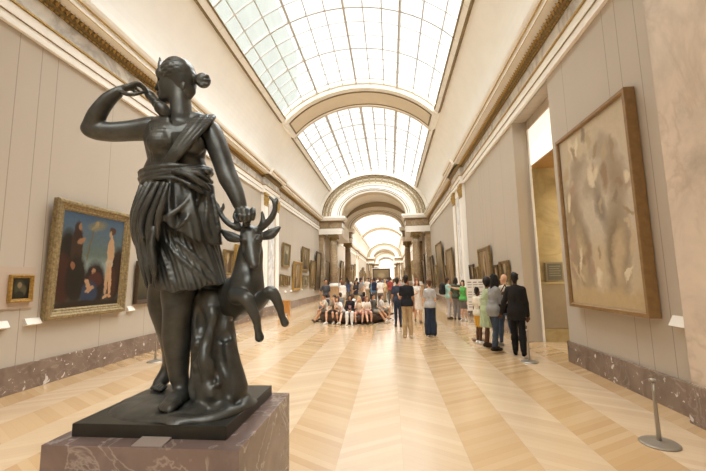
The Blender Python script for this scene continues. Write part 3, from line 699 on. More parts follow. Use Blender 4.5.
# ---- wall labels
CARD = plain('white_card', '#e9e2d6', .6)
def wall_label(side, y, z, wd, label, group=None, ht=.10):
    s = 1 if side == 'L' else -1; wx = XL if side == 'L' else XR
    b = MB(); x = lambda d: wx+s*d
    b.add([(x(.075), y-wd/2, z), (x(.075), y+wd/2, z), (x(.012), y+wd/2, z+ht), (x(.012), y-wd/2, z+ht), (x(0.001), y-wd/2, z-.02), (x(0.001), y+wd/2, z-.02), (x(0.001), y+wd/2, z+ht), (x(0.001), y-wd/2, z+ht)],
          [(0, 1, 2, 3), (0, 4, 5, 1), (1, 5, 6, 2), (3, 7, 4, 0), (4, 7, 6, 5), (2, 6, 7, 3)])
    o = b.build('wall_label', CARD); fix_normals(o)
    return tag(o, label, 'label', group)
wall_label('L', 5.60, 1.05, .26, 'slanted white label on the left wall just right of the smallest painting')
wall_label('L', 5.08, 1.05, .24, 'slanted white label at the left edge of the photo below the smallest painting')
wall_label('L', 7.90, 1.07, .20, 'slanted white label at the lower right corner of the robed-figures painting')
wall_label('L', 9.55, 1.10, .22, 'slanted white label by the dark-framed painting half hidden by the statue')
wall_label('R', 4.82, 1.05, .27, 'slanted white label on the right wall beside the huge faded painting', ht=.12)
for i, y in enumerate((19.1, 20.4, 21.6, 22.8, 24.3)): wall_label('L', y, 1.0, .30, 'tiny white label in the row under the paintings by the stag', 'white labels under the left wall paintings')
for i, y in enumerate((10.7, 12.5, 14.35)): wall_label('R', y, 1.0, .26, 'tiny white label under the gilt-framed paintings on the right wall', 'white labels on the right wall')

# ---- plaque in the recess
pq = empty('stone_plaque', (XA+.41, 9.96, 1.53)); tag(pq, 'dark rectangular plaque with a pale rim hung inside the recess on the right', 'plaque')
b = MB(); b.box(-.215, .215, -.035, .058, 0, .50, bev=.01); b.build('rim', plain('plaque_rim', '#8c7f6b', .5), pq)
b = MB(); b.box(-.18, .18, -.045, -.03, .04, .46)
for k in range(5): b.box(-.14, .14-.03*(k % 2), -.048, -.045, .38-.06*k, .40-.06*k, 1)
b.build('dark_face', [plain('plaque_dark', '#5d5a52', .4), plain('plaque_letters', '#877f70', .5)], pq)

# ---- low barrier posts
STEEL = plain('brushed_steel', '#a39a8c', .32, .55, .5)
def make_post():
    r = empty('barrier_post', (0, 0, 0))
    b = MB(); b.lathe(0, 0, [(.165, 0), (.17, .008), (.16, .018), (.06, .028), (.03, .034)], 32); b.build('base', STEEL, r, smooth=False)
    b = MB(); b.lathe(0, 0, [(.022, .03), (.021, .10), (.015, .45), (.013, .60)], 14); b.build('pole', STEEL, r, smooth=True)
    b = MB(); b.lathe(0, 0, [(.013, .60), (.030, .603), (.033, .612), (.030, .625), (.013, .632)], 16); b.build('cap', STEEL, r, smooth=True)
    return r
post0 = make_post()
for i, (x, y, lb) in enumerate([(2.63, 4.11, 'nearest low steel barrier post on the right, in front of the huge faded painting'),
                                (2.69, 7.67, 'low steel barrier post next to the walking man in the dark suit'),
                                (-5.12, 7.60, 'low steel barrier post by the left wall, seen left of the statue'),
                                (-5.12, 11.6, 'low barrier post on the left hidden mostly behind the statue'),
                                (2.66, 11.4, 'low barrier post by the right wall behind the visitors at the recess'),
                                (2.66, 17.2, 'farthest low barrier post on the right near the marble pilaster')]):
    o = post0 if i == 0 else copy_tree(post0); o.location = (x, y, 0); tag(o, lb, 'barrier post')

# ---- wooden box seat at the left wall
bx_ = tag(empty('wooden_stool', (-5.13, 17.25, 0)), 'orange-brown wooden box stool by the left wall behind the stag foreleg', 'stool')
b = MB(); b.box(-.27, .27, -.2, .2, .66, .72, bev=.01); b.build('seat', plain('orange_wood', '#b9803f', .4, 0, .5, .12, 8), bx_)
b = MB(); b.box(-.26, -.22, -.19, .19, 0, .66); b.box(.22, .26, -.19, .19, 0, .66); b.box(-.22, .22, -.18, -.15, .12, .66); b.build('side_panel', MATS['orange_wood'], bx_)

# ---- round upholstered seat in the middle of the gallery
PX, PY = -1.52, 15.05
pf = tag(empty('round_bench', (PX, PY, 0)), 'large round dark brown upholstered bench crowded with sitting visitors', 'bench')
b = MB(); b.lathe(0, 0, [(1.26, .0), (1.28, .02), (1.28, .10)], 64); b.build('plinth', plain('bench_dark_base', '#3a2a1d', .6), pf)  # base in a darker brown than the seat
b = MB(); b.lathe(0, 0, [(1.26, .10), (1.36, .12), (1.41, .17), (1.41, .27), (1.36, .33), (1.25, .355), (.05, .36)], 64); b.build('seat', plain('bench_leather', '#46342a', .5, 0, .4, .15, 5), pf, smooth=True)

# ---- dark bust between wall and column of the first arch
bs = tag(empty('portrait_bust', (-5.42, 34.0, 0)), 'dark bust on a white pedestal inside the first arch on the left', 'bust')
b = MB(); b.box(-.26, .26, -.26, .26, 0, .12); b.box(-.2, .2, -.2, .2, .12, 1.35); b.box(-.25, .25, -.25, .25, 1.35, 1.45); b.build('pedestal', CREAM, bs)
S = Sculpt((-.4, -.3, 1.4), (.4, .3, 2.4), .02)
S.ell((0, 0, 2.12), (.11, .13, .16), .03); S.cap((0, 0, 1.8), (0, 0, 2.0), .08, .07, .04); S.ell((0, 0, 1.72), (.25, .15, .16), .05); S.cap((0, 0, 1.45), (0, 0, 1.6), .11, .08, .03); S.cap((0, -.13, 2.10), (0, -.16, 2.08), .03, .03, .02)
S.build('head_and_shoulders', plain('dark_bronze_bust', '#3b3129', .4, .3), bs)
# ---- information board on a foot stand
ib = tag(empty('information_board', (2.30, 10.15, 0), -.1), 'white printed information board on a stand among the visitors on the right', 'board')
b = MB(); b.box(-.235, .235, -.012, .012, .78, 1.62, bev=.004, m=0)
rn = random.Random(3)
for c in range(3):
    for k in range(11):
        if k % 4 == 3: continue
        x0 = -.205+.142*c; b.box(x0, x0+rn.uniform(.09, .12), -.0145, -.012, 1.53-.066*k, 1.553-.066*k, 1 if k else 2)
b.build('printed_panel', [plain('white_board', '#f0ece6', .5), plain('grey_print', '#a6a1a0', .6), plain('dark_print', '#6c6a70', .6)], ib)
b = MB(); b.box(-.03, .03, .012, .05, .02, .9); b.box(-.16, .16, -.12, .17, 0, .025, bev=.005); b.build('stand', plain('brown_stand', '#6b4a2c', .5), ib)
# ================================================================== visitors
SK = {'light': '#d9a98a', 'tan': '#b98560', 'dark': '#5d3c2a', 'mid': '#8a5c40'}
def cloth(c): return plain('cloth_'+c.lstrip('#'), c, .85, 0, .2, .10, 14)
def skin(k): return plain('skin_'+k, SK[k], .55, 0, .35)
def hairm(c): return plain('hair_'+c.lstrip('#'), c, .6, 0, .35)
V3 = lambda *a: np.array(a, float)
def stand(stride=0.0, lean=(0, 0), arms=('down', 'down'), look=0.0, nod=0.0, fem=False, splay=.09):
    J = {}; lx, ly = lean; sw = .142 if fem else .168
    J['pel'] = V3(0, 0, .95); J['chest'] = V3(lx*.5, ly*.6, 1.25); J['neck'] = V3(lx, ly, 1.44); J['head'] = V3(lx*1.15, ly*1.2-.015-.04*nod, 1.625-.02*nod)
    J['look'] = look; J['nod'] = nod
    for i, s in enumerate((-1, 1)):
        J['sh%d' % i] = J['neck']+V3(s*sw, .0, -.065)
        J['hip%d' % i] = V3(s*.085, 0, .92); f = stride*s*.5
        J['kn%d' % i] = V3(s*splay, -.02-f*.55-abs(stride)*.05, .50); J['an%d' % i] = V3(s*splay*1.1, .02-f, .085+(.05 if stride*s < -.1 else 0)); J['toe%d' % i] = J['an%d' % i]+V3(s*.03, -.17, -.055 if stride*s >= -.1 else -.06)
        sh = J['sh%d' % i]; a = arms[i]
        if a == 'down': el, wr, ha = sh+V3(s*.05, .02, -.28), sh+V3(s*.07, -.03, -.53), sh+V3(s*.06, -.06, -.64)
        elif a == 'swing': el, wr, ha = sh+V3(s*.10, .08, -.26), sh+V3(s*.17, .04, -.50), sh+V3(s*.19, .0, -.60)
        elif a == 'bent': el, wr, ha = sh+V3(s*.06, .02, -.27), sh+V3(-s*.02, -.22, -.24), sh+V3(-s*.06, -.30, -.20)
        elif a == 'face': el, wr, ha = sh+V3(s*.03, -.10, -.24), sh+V3(-s*.08, -.26, -.02), sh+V3(-s*.10, -.28, .07)
        elif a == 'fwd': el, wr, ha = sh+V3(s*.03, -.24, -.06), sh+V3(s*.02, -.48, .02), sh+V3(s*.02, -.58, .04)
        elif a == 'hip': el, wr, ha = sh+V3(s*.16, .06, -.24), sh+V3(s*.0, -.04, -.42), sh+V3(-s*.05, -.05, -.46)
        elif a == 'phone': el, wr, ha = sh+V3(s*.05, -.06, -.26), sh+V3(-s*.06, -.28, -.12), sh+V3(-s*.09, -.34, -.06)
        J['el%d' % i], J['wr%d' % i], J['ha%d' % i] = el, wr, ha
    return J
def sit(lean=(0, 0), arms=('lap', 'lap'), look=0.0, nod=0.0, fem=False, legs=('down', 'down')):
    J = {}; lx, ly = lean; sw = .142 if fem else .162; z = .52
    J['pel'] = V3(0, 0, z+.03); J['chest'] = V3(lx*.5, ly*.6, z+.32); J['neck'] = V3(lx, ly, z+.52); J['head'] = V3(lx*1.2, ly*1.25-.02-.05*nod, z+.70-.02*nod); J['look'] = look; J['nod'] = nod
    for i, s in enumerate((-1, 1)):
        J['sh%d' % i] = J['neck']+V3(s*sw, 0, -.065); J['hip%d' % i] = V3(s*.09, 0, z); g = legs[i]
        if g == 'down': kn, an, to = V3(s*.13, -.43, z+.0), V3(s*.12, -.42, .09), V3(s*.15, -.60, .03)
        elif g == 'out': kn, an, to = V3(s*.15, -.42, z-.02), V3(s*.20, -.78, .10), V3(s*.24, -.90, .16)
        elif g == 'in': kn, an, to = V3(s*.12, -.42, z+.0), V3(s*.10, -.27, .10), V3(s*.10, -.42, .03)
        elif g == 'wide': kn, an, to = V3(s*.26, -.38, z+.02), V3(s*.22, -.46, .09), V3(s*.28, -.62, .03)
        elif g == 'cross': kn, an, to = V3(s*.02, -.42, z+.12), V3(-s*.22, -.50, z-.18), V3(-s*.30, -.62, z-.20)
        J['kn%d' % i], J['an%d' % i], J['toe%d' % i] = kn, an, to
        sh = J['sh%d' % i]; a = arms[i]
        if a == 'lap': el, wr, ha = sh+V3(s*.07, -.04, -.26), V3(s*.09, -.26, z+.12), V3(s*.04, -.33, z+.11)
        elif a == 'knee': el, wr, ha = sh+V3(s*.10, -.14, -.22), V3(s*.16, -.36, z+.14), V3(s*.14, -.44, z+.09)
        elif a == 'back': el, wr, ha = sh+V3(s*.14, .12, -.24), sh+V3(s*.20, .26, -.40), sh+V3(s*.22, .32, -.46)
        elif a == 'face': el, wr, ha = sh+V3(s*.05, -.20, -.20), sh+V3(-s*.06, -.24, .04), sh+V3(-s*.08, -.22, .13)
        elif a == 'phone': el, wr, ha = sh+V3(s*.07, -.10, -.24), sh+V3(-s*.06, -.32, -.16), sh+V3(-s*.09, -.37, -.10)
        J['el%d' % i], J['wr%d' % i], J['ha%d' % i] = el, wr, ha
    return J
def basis(J):
    a = J['look']; return V3(math.sin(a), -math.cos(a), -.35*J['nod']), V3(math.cos(a), math.sin(a), 0)
def bounds(J, m=.2):
    P_ = np.array([v for v in J.values() if isinstance(v, np.ndarray)]); return P_.min(0)-m, P_.max(0)+m
def torso(S, J, e=0.0, fem=False, k=.04, low=True):
    nk = J['neck']+[0, 0, -.03]; S.cap(nk, J['sh0'], .055+e, .046+e, k); S.cap(nk, J['sh1'], .055+e, .046+e, k); w = .0 if not fem else -.012
    S.cap(J['neck']+[0, 0, -.12], J['chest'], .115+e, .12+e+w, k, sc=(.78, 1.0, 1.0)); S.cap(J['chest'], J['pel']+[0, 0, .05], .115+e+w, .115+e, k, sc=(.80, 1.05, 1))
    if fem: S.ell(J['chest']+[-.07, -.10, .04], (.055+e*.5, .05+e*.5, .055), .03); S.ell(J['chest']+[.07, -.10, .04], (.055+e*.5, .05+e*.5, .055), .03)
    if low: S.cap(J['hip0'], J['hip1'], .105+e, .105+e, k); S.cap(J['pel'], J['pel']+[0, .04, -.02], .12+e, .11+e, k)
def arm(S, J, i, e=0.0, to=2.0, k=.02):
    a, b, c = J['sh%d' % i], J['el%d' % i], J['wr%d' % i]
    t = min(to, 1); S.cap(a, a+(b-a)*t, .052+e, .052+e+(.038-.052)*t, k)
    if to > 1: t = to-1; S.cap(b, b+(c-b)*t, .040+e, .040+e+(.026-.040)*t, k)
def leg(S, J, i, e=0.0, to=2.0, k=.03, fr=0.0, e2=None):
    a, b, c = J['hip%d' % i], J['kn%d' % i], J['an%d' % i]; e2 = e if e2 is None else e2
    a = a+(b-a)*fr; t = min(to, 1); S.cap(a, a+(b-a)*t, .088+e, .088+e+(.056-.088)*t, k)
    if to > 1:
        t = to-1; m = b+(c-b)*.35; S.cap(b, m, .055+e, .057+e2, k)
        if t > .35: S.cap(m, b+(c-b)*t, .057+e2, .057+e2+(.036-.057)*(t-.35)/.65, k)
def hand(S, w, h, s, fine):
    d = (h-w); L = np.linalg.norm(d); d = d/max(L, 1e-5); side = np.cross(d, V3(0, 0, 1)); side = side/max(np.linalg.norm(side), 1e-3) if np.linalg.norm(side) > .2 else V3(0, 1, 0)
    S.cap(w, w+d*.07, .024, .036, .012, sc=(1, 1, 1)); base = w+d*.085
    if fine:
        cv = V3(0, -.012, 0)
        for q, ln in zip((-.027, -.009, .009, .027), (.062, .074, .070, .054)): S.curve([base+side*q, base+side*q*1.1+d*ln*.55+cv*.3, base+side*q*1.1+d*ln+cv], [.0115, .0105, .009], .004, n=2)
        S.curve([w+d*.03+side*.024*s, w+d*.065+side*.052*s, w+d*.10+side*.050*s], [.013, .012, .010], .006, n=2)
    else: S.cap(base, base+d*.07+V3(0, -.01, 0), .032, .018, .01)
def person(label, J, loc, rz, H=1.72, sk='light', hair=('short', '#2a211b'), top=('tee', '#222222'), low=('trousers', '#8b7a5e'), shoes='#2b2724', fem=False, h=.014, group=None):
    r = empty('person', (loc[0], loc[1], loc[2] if len(loc) > 2 else 0), rz); wd = .85 if J['pel'][2] > .8 else .93; r.scale = (H/1.74*wd, H/1.74*wd, H/1.74); tag(r, label, 'person', group)
    lo, hi = bounds(J); fine = h <= .0125; f, sd = basis(J); hd = J['head']
    S = Sculpt(lo, hi, h)
    torso(S, J, 0, fem); S.cap(J['neck']+[0, 0, -.04], hd+[0, .01, -.06], .052, .048, .03)
    up = V3(0, 0, 1)
    S.ell(hd+[0, 0, .015]-f*.012, (.078, .088, .098), .02); S.ell(hd+f*.025-up*.045, (.058, .062, .072), .03); S.cap(hd+f*.06-up*.095, hd+f*.065-up*.095, .022, .020, .03)
    S.cap(hd+f*.088-up*.0, hd+f*.108-up*.028, .010, .014, .010); S.cap(hd+f*.085-up*.062-sd*.014, hd+f*.085-up*.062+sd*.014, .010, .010, .008)
    for s in (-1, 1):
        S.ell(hd+f*.093+sd*s*.030+up*.004, (.014, .014, .009), .008, 's'); S.ell(hd+sd*s*.080-up*.01, (.014, .018, .030), .010)
    for i in (0, 1):
        arm(S, J, i); hand(S, J['wr%d' % i], J['ha%d' % i], 1 if i == 0 else -1, fine); leg(S, J, i)
        S.cap(J['an%d' % i]+[0, .03, -.03], J['toe%d' % i], .036, .028, .02)
    S.build('body', skin(sk), r, smooth_iter=0)
    # hair
    kind, hc = hair
    if kind != 'bald':
        Hh = Sculpt(hd-[.26, .26, .62], hd+[.26, .26, .3], min(h, .014))
        Hh.ell(hd+up*.030-f*.022, (.090, .100, .100), .01); Hh.ell(hd+f*.085-up*.040, (.085, .085, .095), .015, 's'); Hh.cap(hd-f*.06-up*.05, hd-f*.05-up*.075, .055, .045, .03)
        Hh.ell(hd+f*.04-up*.15, (.12, .12, .09), .02, 's')
        if kind in ('long', 'longdown'):
            Hh.cap(hd-f*.055-up*.02, hd-f*.085-up*.22, .075, .070, .03); Hh.cap(hd-f*.085-up*.22, hd-f*.08-up*.36, .068, .035, .03)
            for s in (-1, 1): Hh.curve([hd+sd*s*.075+up*.02, hd+sd*s*.088-up*.10, hd+sd*s*.085-f*.04-up*.24], [.035, .040, .025], .02)
        if kind == 'bob':
            for s in (-1, 1): Hh.cap(hd+sd*s*.078, hd+sd*s*.080-up*.10, .035, .038, .02)
            Hh.cap(hd-f*.06, hd-f*.065-up*.12, .075, .060, .03)
        if kind == 'bun': Hh.ell(hd-f*.12+up*.055, (.048, .048, .045), .015)
        if kind == 'afro': Hh.ell(hd-f*.03+up*.04, (.12, .12, .12), .03); Hh.ell(hd+f*.095-up*.035, (.075, .075, .09), .02, 's')
        if kind == 'pony': Hh.curve([hd-f*.10+up*.04, hd-f*.16-up*.04, hd-f*.13-up*.20], [.03, .035, .015], .01)
        rr = random.Random(len(label))
        for q in range(14):
            a = rr.uniform(0, 2*PI); e = rr.uniform(.1, 1.3); d = -f*math.cos(a)*math.cos(e)*.10+sd*math.sin(a)*math.cos(e)*.09+up*math.sin(e)*.10
            if d.dot(f) < .03: Hh.ell(hd+up*.03-f*.022+d, (.022, .022, .016), .012)
        Hh.build('hair', hairm(hc), r)
    # upper garment
    kind, tc = top
    T = Sculpt(lo, hi, h); e = .011
    hem = min(J['hip0'][2], J['hip1'][2]) if 'jacket' not in kind else J['pel'][2]-.16
    if kind in ('tee', 'shirt', 'jacket', 'tank', 'cardigan', 'dress', 'sleeved_dress'):
        if kind in ('jacket',): e = .026
        if kind in ('cardigan', 'shirt'): e = .020
        torso(T, J, e, fem, .045, True)
        if kind not in ('dress', 'sleeved_dress'): T.cap(J['hip0']+[0, 0, .02], J['hip1']+[0, 0, .02], .130, .130, .05); T.cap(J['pel'], J['pel']+[0, .03, .0], .142, .134, .05)
        for i in (0, 1):
            if kind == 'tee': arm(T, J, i, e+.008, .62)
            elif kind in ('shirt', 'cardigan', 'sleeved_dress'): arm(T, J, i, e, 1.93)
            elif kind == 'jacket': arm(T, J, i, e, 1.97)
            elif kind in ('dress',): arm(T, J, i, e, .22)
        T.cap(J['neck']+[0, -.01, .02], J['neck']+[0, -.02, .16], .056, .064, .008, 's')
        seated = J['pel'][2] < .8
        if kind in ('jacket', 'cardigan') and not seated:
            z0 = .74 if kind == 'jacket' else .80
            T.column([(z0, 0, .005, .205 if kind == 'jacket' else .175, .15), (.95, 0, 0, .180 if kind == 'jacket' else .165, .145), (1.12, J['chest'][0]*.7, J['chest'][1]*.7, .165, .135)], .04, lambda th, z: .006*np.sin(th*5+z*9)+.004*np.sin(th*11))
            T.box((-.006, -.3, z0-.1), (.006, -.10, 1.0), .012, 's')
        if kind in ('dress', 'sleeved_dress') and not seated:
            T.column([(.52, 0, .0, .23, .18), (.75, 0, 0, .205, .165), (.95, 0, 0, .165, .14), (1.15, J['chest'][0]*.7, J['chest'][1]*.7, .14, .12)], .04, lambda th, z: np.clip((1.0-z)/.4, 0, 1)*(.014*np.sin(th*8+z*3)+.006*np.sin(th*15)))
        if kind in ('dress', 'sleeved_dress') and seated:
            for i in (0, 1): leg(T, J, i, .03, .95)
        if not seated and kind in ('tee', 'shirt', 'tank'): T.box((-.5, -.5, 0), (.5, .5, .87), .01, 's')
        if seated and kind not in ('dress', 'sleeved_dress'): T.box((-.5, -.9, 0), (.5, .5, J['pel'][2]-.04), .01, 's')
        rr = random.Random(len(label)+3)
        for q in range(9):                                   # creases
            a = J['chest']+V3(rr.uniform(-.12, .12), rr.choice((-.14, .14)), rr.uniform(-.25, .1)); T.cap(a, a+V3(rr.uniform(-.09, .09), 0, rr.uniform(-.10, -.03)), .010, .006, .012, 'u' if q % 2 else 's')
    T.build('top' if 'dress' not in kind else 'dress', cloth(tc), r)
    # lower garment
    if low:
        kind, lc = low; seated = J['pel'][2] < .8; L = Sculpt(lo, hi, h)
        if kind in ('trousers', 'jeans', 'shorts', 'wide'):
            e, e2 = {'trousers': (.020, .030), 'jeans': (.012, .012), 'shorts': (.028, .03), 'wide': (.035, .07)}[kind]
            L.cap(J['hip0'], J['hip1'], .118, .118, .04); L.cap(J['pel'], J['pel']+[0, .03, -.02], .13, .12, .04)
            L.cap(J['pel'], J['pel']+(J['chest']-J['pel'])*.33, .118, .112, .03, sc=(.82, 1.02, 1))
            for i in (0, 1): leg(L, J, i, e, .80 if kind == 'shorts' else 1.93, .03, 0, e2)
            if kind == 'wide' and not seated: L.column([(.10, 0, 0, .19, .15), (.5, 0, 0, .18, .14), (.95, 0, 0, .165, .13)], .03, lambda th, z: .014*np.sin(th*7+z*2)+.01*np.cos(th*2))
            if not seated:
                for i in (0, 1):
                    for q in (.25, .5, .75): c_ = J['kn%d' % i]+(J['an%d' % i]-J['kn%d' % i])*q; L.cap(c_+[-.05, -.05, .01], c_+[.05, -.06, -.01], .008, .008, .012)
        else:                                                # skirt
            if seated:
                L.cap(J['hip0'], J['hip1'], .12, .12, .04)
                for i in (0, 1): leg(L, J, i, .035, .95, .08)
            else: L.column([(.55, 0, 0, .20, .17), (.80, 0, 0, .18, .15), (1.05, 0, 0, .135, .115)], .02, lambda th, z: np.clip((1.0-z)/.4, 0, 1)*.012*np.sin(th*9))
        L.build({'wide': 'trousers', 'jeans': 'jeans'}.get(kind, kind), cloth(lc), r)
    for i in (0, 1):
        a, t = J['an%d' % i], J['toe%d' % i]; d = t-a; d[2] = 0; d = d/max(np.linalg.norm(d), 1e-3)
        B = Sculpt(np.minimum(a, t)-.14, np.maximum(a, t)+.14, min(h, .012))
        B.cap(a-d*.045+[0, 0, -.045], t+d*.015, .042, .036, .02); B.cap(a+[0, 0, -.03], a+[0, 0, .0], .046, .044, .02); B.cap((a+t)/2, a+[0, 0, -.03], .044, .044, .02)
        B.build('shoe', cloth(shoes), r)
    return r

FACE_AWAY = PI                                     # looking down the gallery, back to the camera
h1 = .012
# --- group by the recess on the right
J = stand(stride=.42, arms=('down', 'swing'), lean=(0, -.02)); J['el1'] = J['sh1']+V3(.12, -.04, -.27); J['wr1'] = J['sh1']+V3(.20, -.16, -.50); J['ha1'] = J['wr1']+V3(.03, -.05, -.09)
person('man in a dark suit walking away, next to the low barrier post', J, (2.68, 8.17), PI-.35, 1.76, 'dark', ('short', '#15120f'), ('jacket', '#23201e'), ('trousers', '#1c1a19'), '#14110f', h=h1)
person('bald man in pale shirt and blue jeans behind the man in the suit', stand(stride=.35, arms=('down', 'bent'), look=.5), (2.80, 9.3), PI+.45, 1.74, 'light', ('bald', ''), ('shirt', '#cbbfae'), ('jeans', '#4c5a72'), '#8c8880', h=h1)
person('woman in a grey cardigan and jeans with long dark hair and a black shoulder bag', stand(stride=.22, arms=('phone', 'phone'), nod=.8, lean=(0, -.05), fem=True), (2.32, 8.62), PI*.62, 1.74, 'dark', ('long', '#14110f'), ('cardigan', '#8b8985'), ('jeans', '#3f4652'), '#2c2520', fem=True, h=h1)
person('woman in a short pale green dress with bare legs beside the grey cardigan', stand(stride=.15, arms=('face', 'bent'), nod=.7, lean=(.0, -.06), fem=True), (2.27, 9.12), PI*.55, 1.66, 'dark', ('afro', '#1b1512'), ('dress', '#a9b38d'), None, '#3a2b20', fem=True, h=h1)
person('child in yellow shorts standing behind the pale green dress', stand(arms=('bent', 'down'), nod=.3), (2.20, 9.62), PI*.6, 1.42, 'dark', ('short', '#1d1613'), ('tee', '#d9cdb8'), ('shorts', '#c9973a'), '#e0dcd6', h=h1)
bg_ = Sculpt((-.17, -.09, -.2), (.17, .09, .55), .01); bg_.box((-.13, -.045, -.13), (.13, .045, .08), 0, 'u', .03); bg_.curve([(-.10, 0, .05), (-.06, -.01, .30), (.05, -.02, .50)], .012, .004); bg_.curve([(.10, 0, .05), (.10, .01, .30), (.06, -.01, .50)], .012, .004)
o = bg_.build('shoulder_bag', cloth('#17140f'.lower())); o.location = (2.52, 8.52, 1.0); tag(o, 'black shoulder bag hanging at the hip of the grey cardigan', 'bag')
# --- three visitors at the right wall
J = stand(arms=('fwd', 'down'), fem=True); J['el0'] = J['sh0']+V3(-.22, -.12, .02); J['wr0'] = J['sh0']+V3(-.42, -.22, .08); J['ha0'] = J['wr0']+V3(-.09, -.04, .03)
person('woman in a bright green top pointing at the pictures with an outstretched arm', J, (2.80, 14.5), PI-.1 if False else -.5, 1.56, 'light', ('bob', '#33261c'), ('tank', '#5fae5a'), ('shorts', '#6b655c'), '#cfc6ba', fem=True)
person('visitor in a dark olive top and grey trousers beside the green top', stand(arms=('down', 'bent'), look=.4), (2.62, 15.0), PI-.5, 1.66, 'tan', ('bob', '#2e251d'), ('tee', '#4a5140'), ('trousers', '#7c7672'), '#4a3b30')
person('visitor in a mint shirt carrying a dark backpack near the right wall', stand(arms=('down', 'down'), stride=.1), (2.36, 15.3), PI*.6, 1.66, 'light', ('short', '#3a2a20'), ('tee', '#a8cfc0'), ('trousers', '#b3aaa6'), '#5b4637')
def backpack(label, loc, rz, c, sc=1.0):
    S = Sculpt((-.22, -.2, -.3), (.22, .2, .32), .014); S.box((-.15, -.08, -.22), (.15, .08, .20), 0, 'u', .05); S.ell((0, .0, .18), (.13, .08, .08), .03); S.box((-.11, .06, -.18), (.11, .12, .0), .01, 'u', .03); S.curve([(-.02, 0, .24), (0, 0, .28), (.02, 0, .24)], .012, .004)
    o = S.build('backpack', cloth(c)); o.location = loc; o.rotation_euler = (0, 0, rz); o.scale = (sc,)*3; tag(o, label, 'backpack'); return o
backpack('dark backpack worn over the mint shirt near the right wall', (2.12, 15.22, 1.20), PI*.6, '#2d2b27')
# --- couple in the middle
J = stand(arms=('down', 'bent'), look=-.5, nod=.5); J['wr1'] = J['el1']+V3(.02, -.24, .08); J['ha1'] = J['wr1']+V3(-.04, -.08, .03)
person('man in a black t-shirt and khaki trousers seen from behind', J, (.46, 10.62), PI+.12, 1.77, 'tan', ('short', '#29201a'), ('tee', '#25262a'), ('trousers', '#b49a76'), '#cdb394', h=h1)
person('woman in a light grey top and long navy wide trousers with pinned-up hair', stand(arms=('bent', 'bent'), look=.4, nod=.5, fem=True), (1.13, 10.82), PI-.25, 1.64, 'light', ('bun', '#5c3d28'), ('tee', '#b9b6b4'), ('wide', '#2c3444'), '#d8d0c6', fem=True, h=h1)
person('woman in a short white dress facing the couple', stand(arms=('bent', 'down'), nod=.4, fem=True, stride=.2), (1.0, 14.0), .2, 1.66, 'light', ('longdown', '#7a4a30'), ('dress', '#e8dfd4'), None, '#7d6754', fem=True)
person('man in a navy shirt mostly hidden behind the black t-shirt', stand(arms=('down', 'down')), (.24, 13.0), PI, 1.70, 'tan', ('short', '#2a2019'), ('tee', '#3a3f4c'), ('jeans', '#2e3646'), '#3a332c')

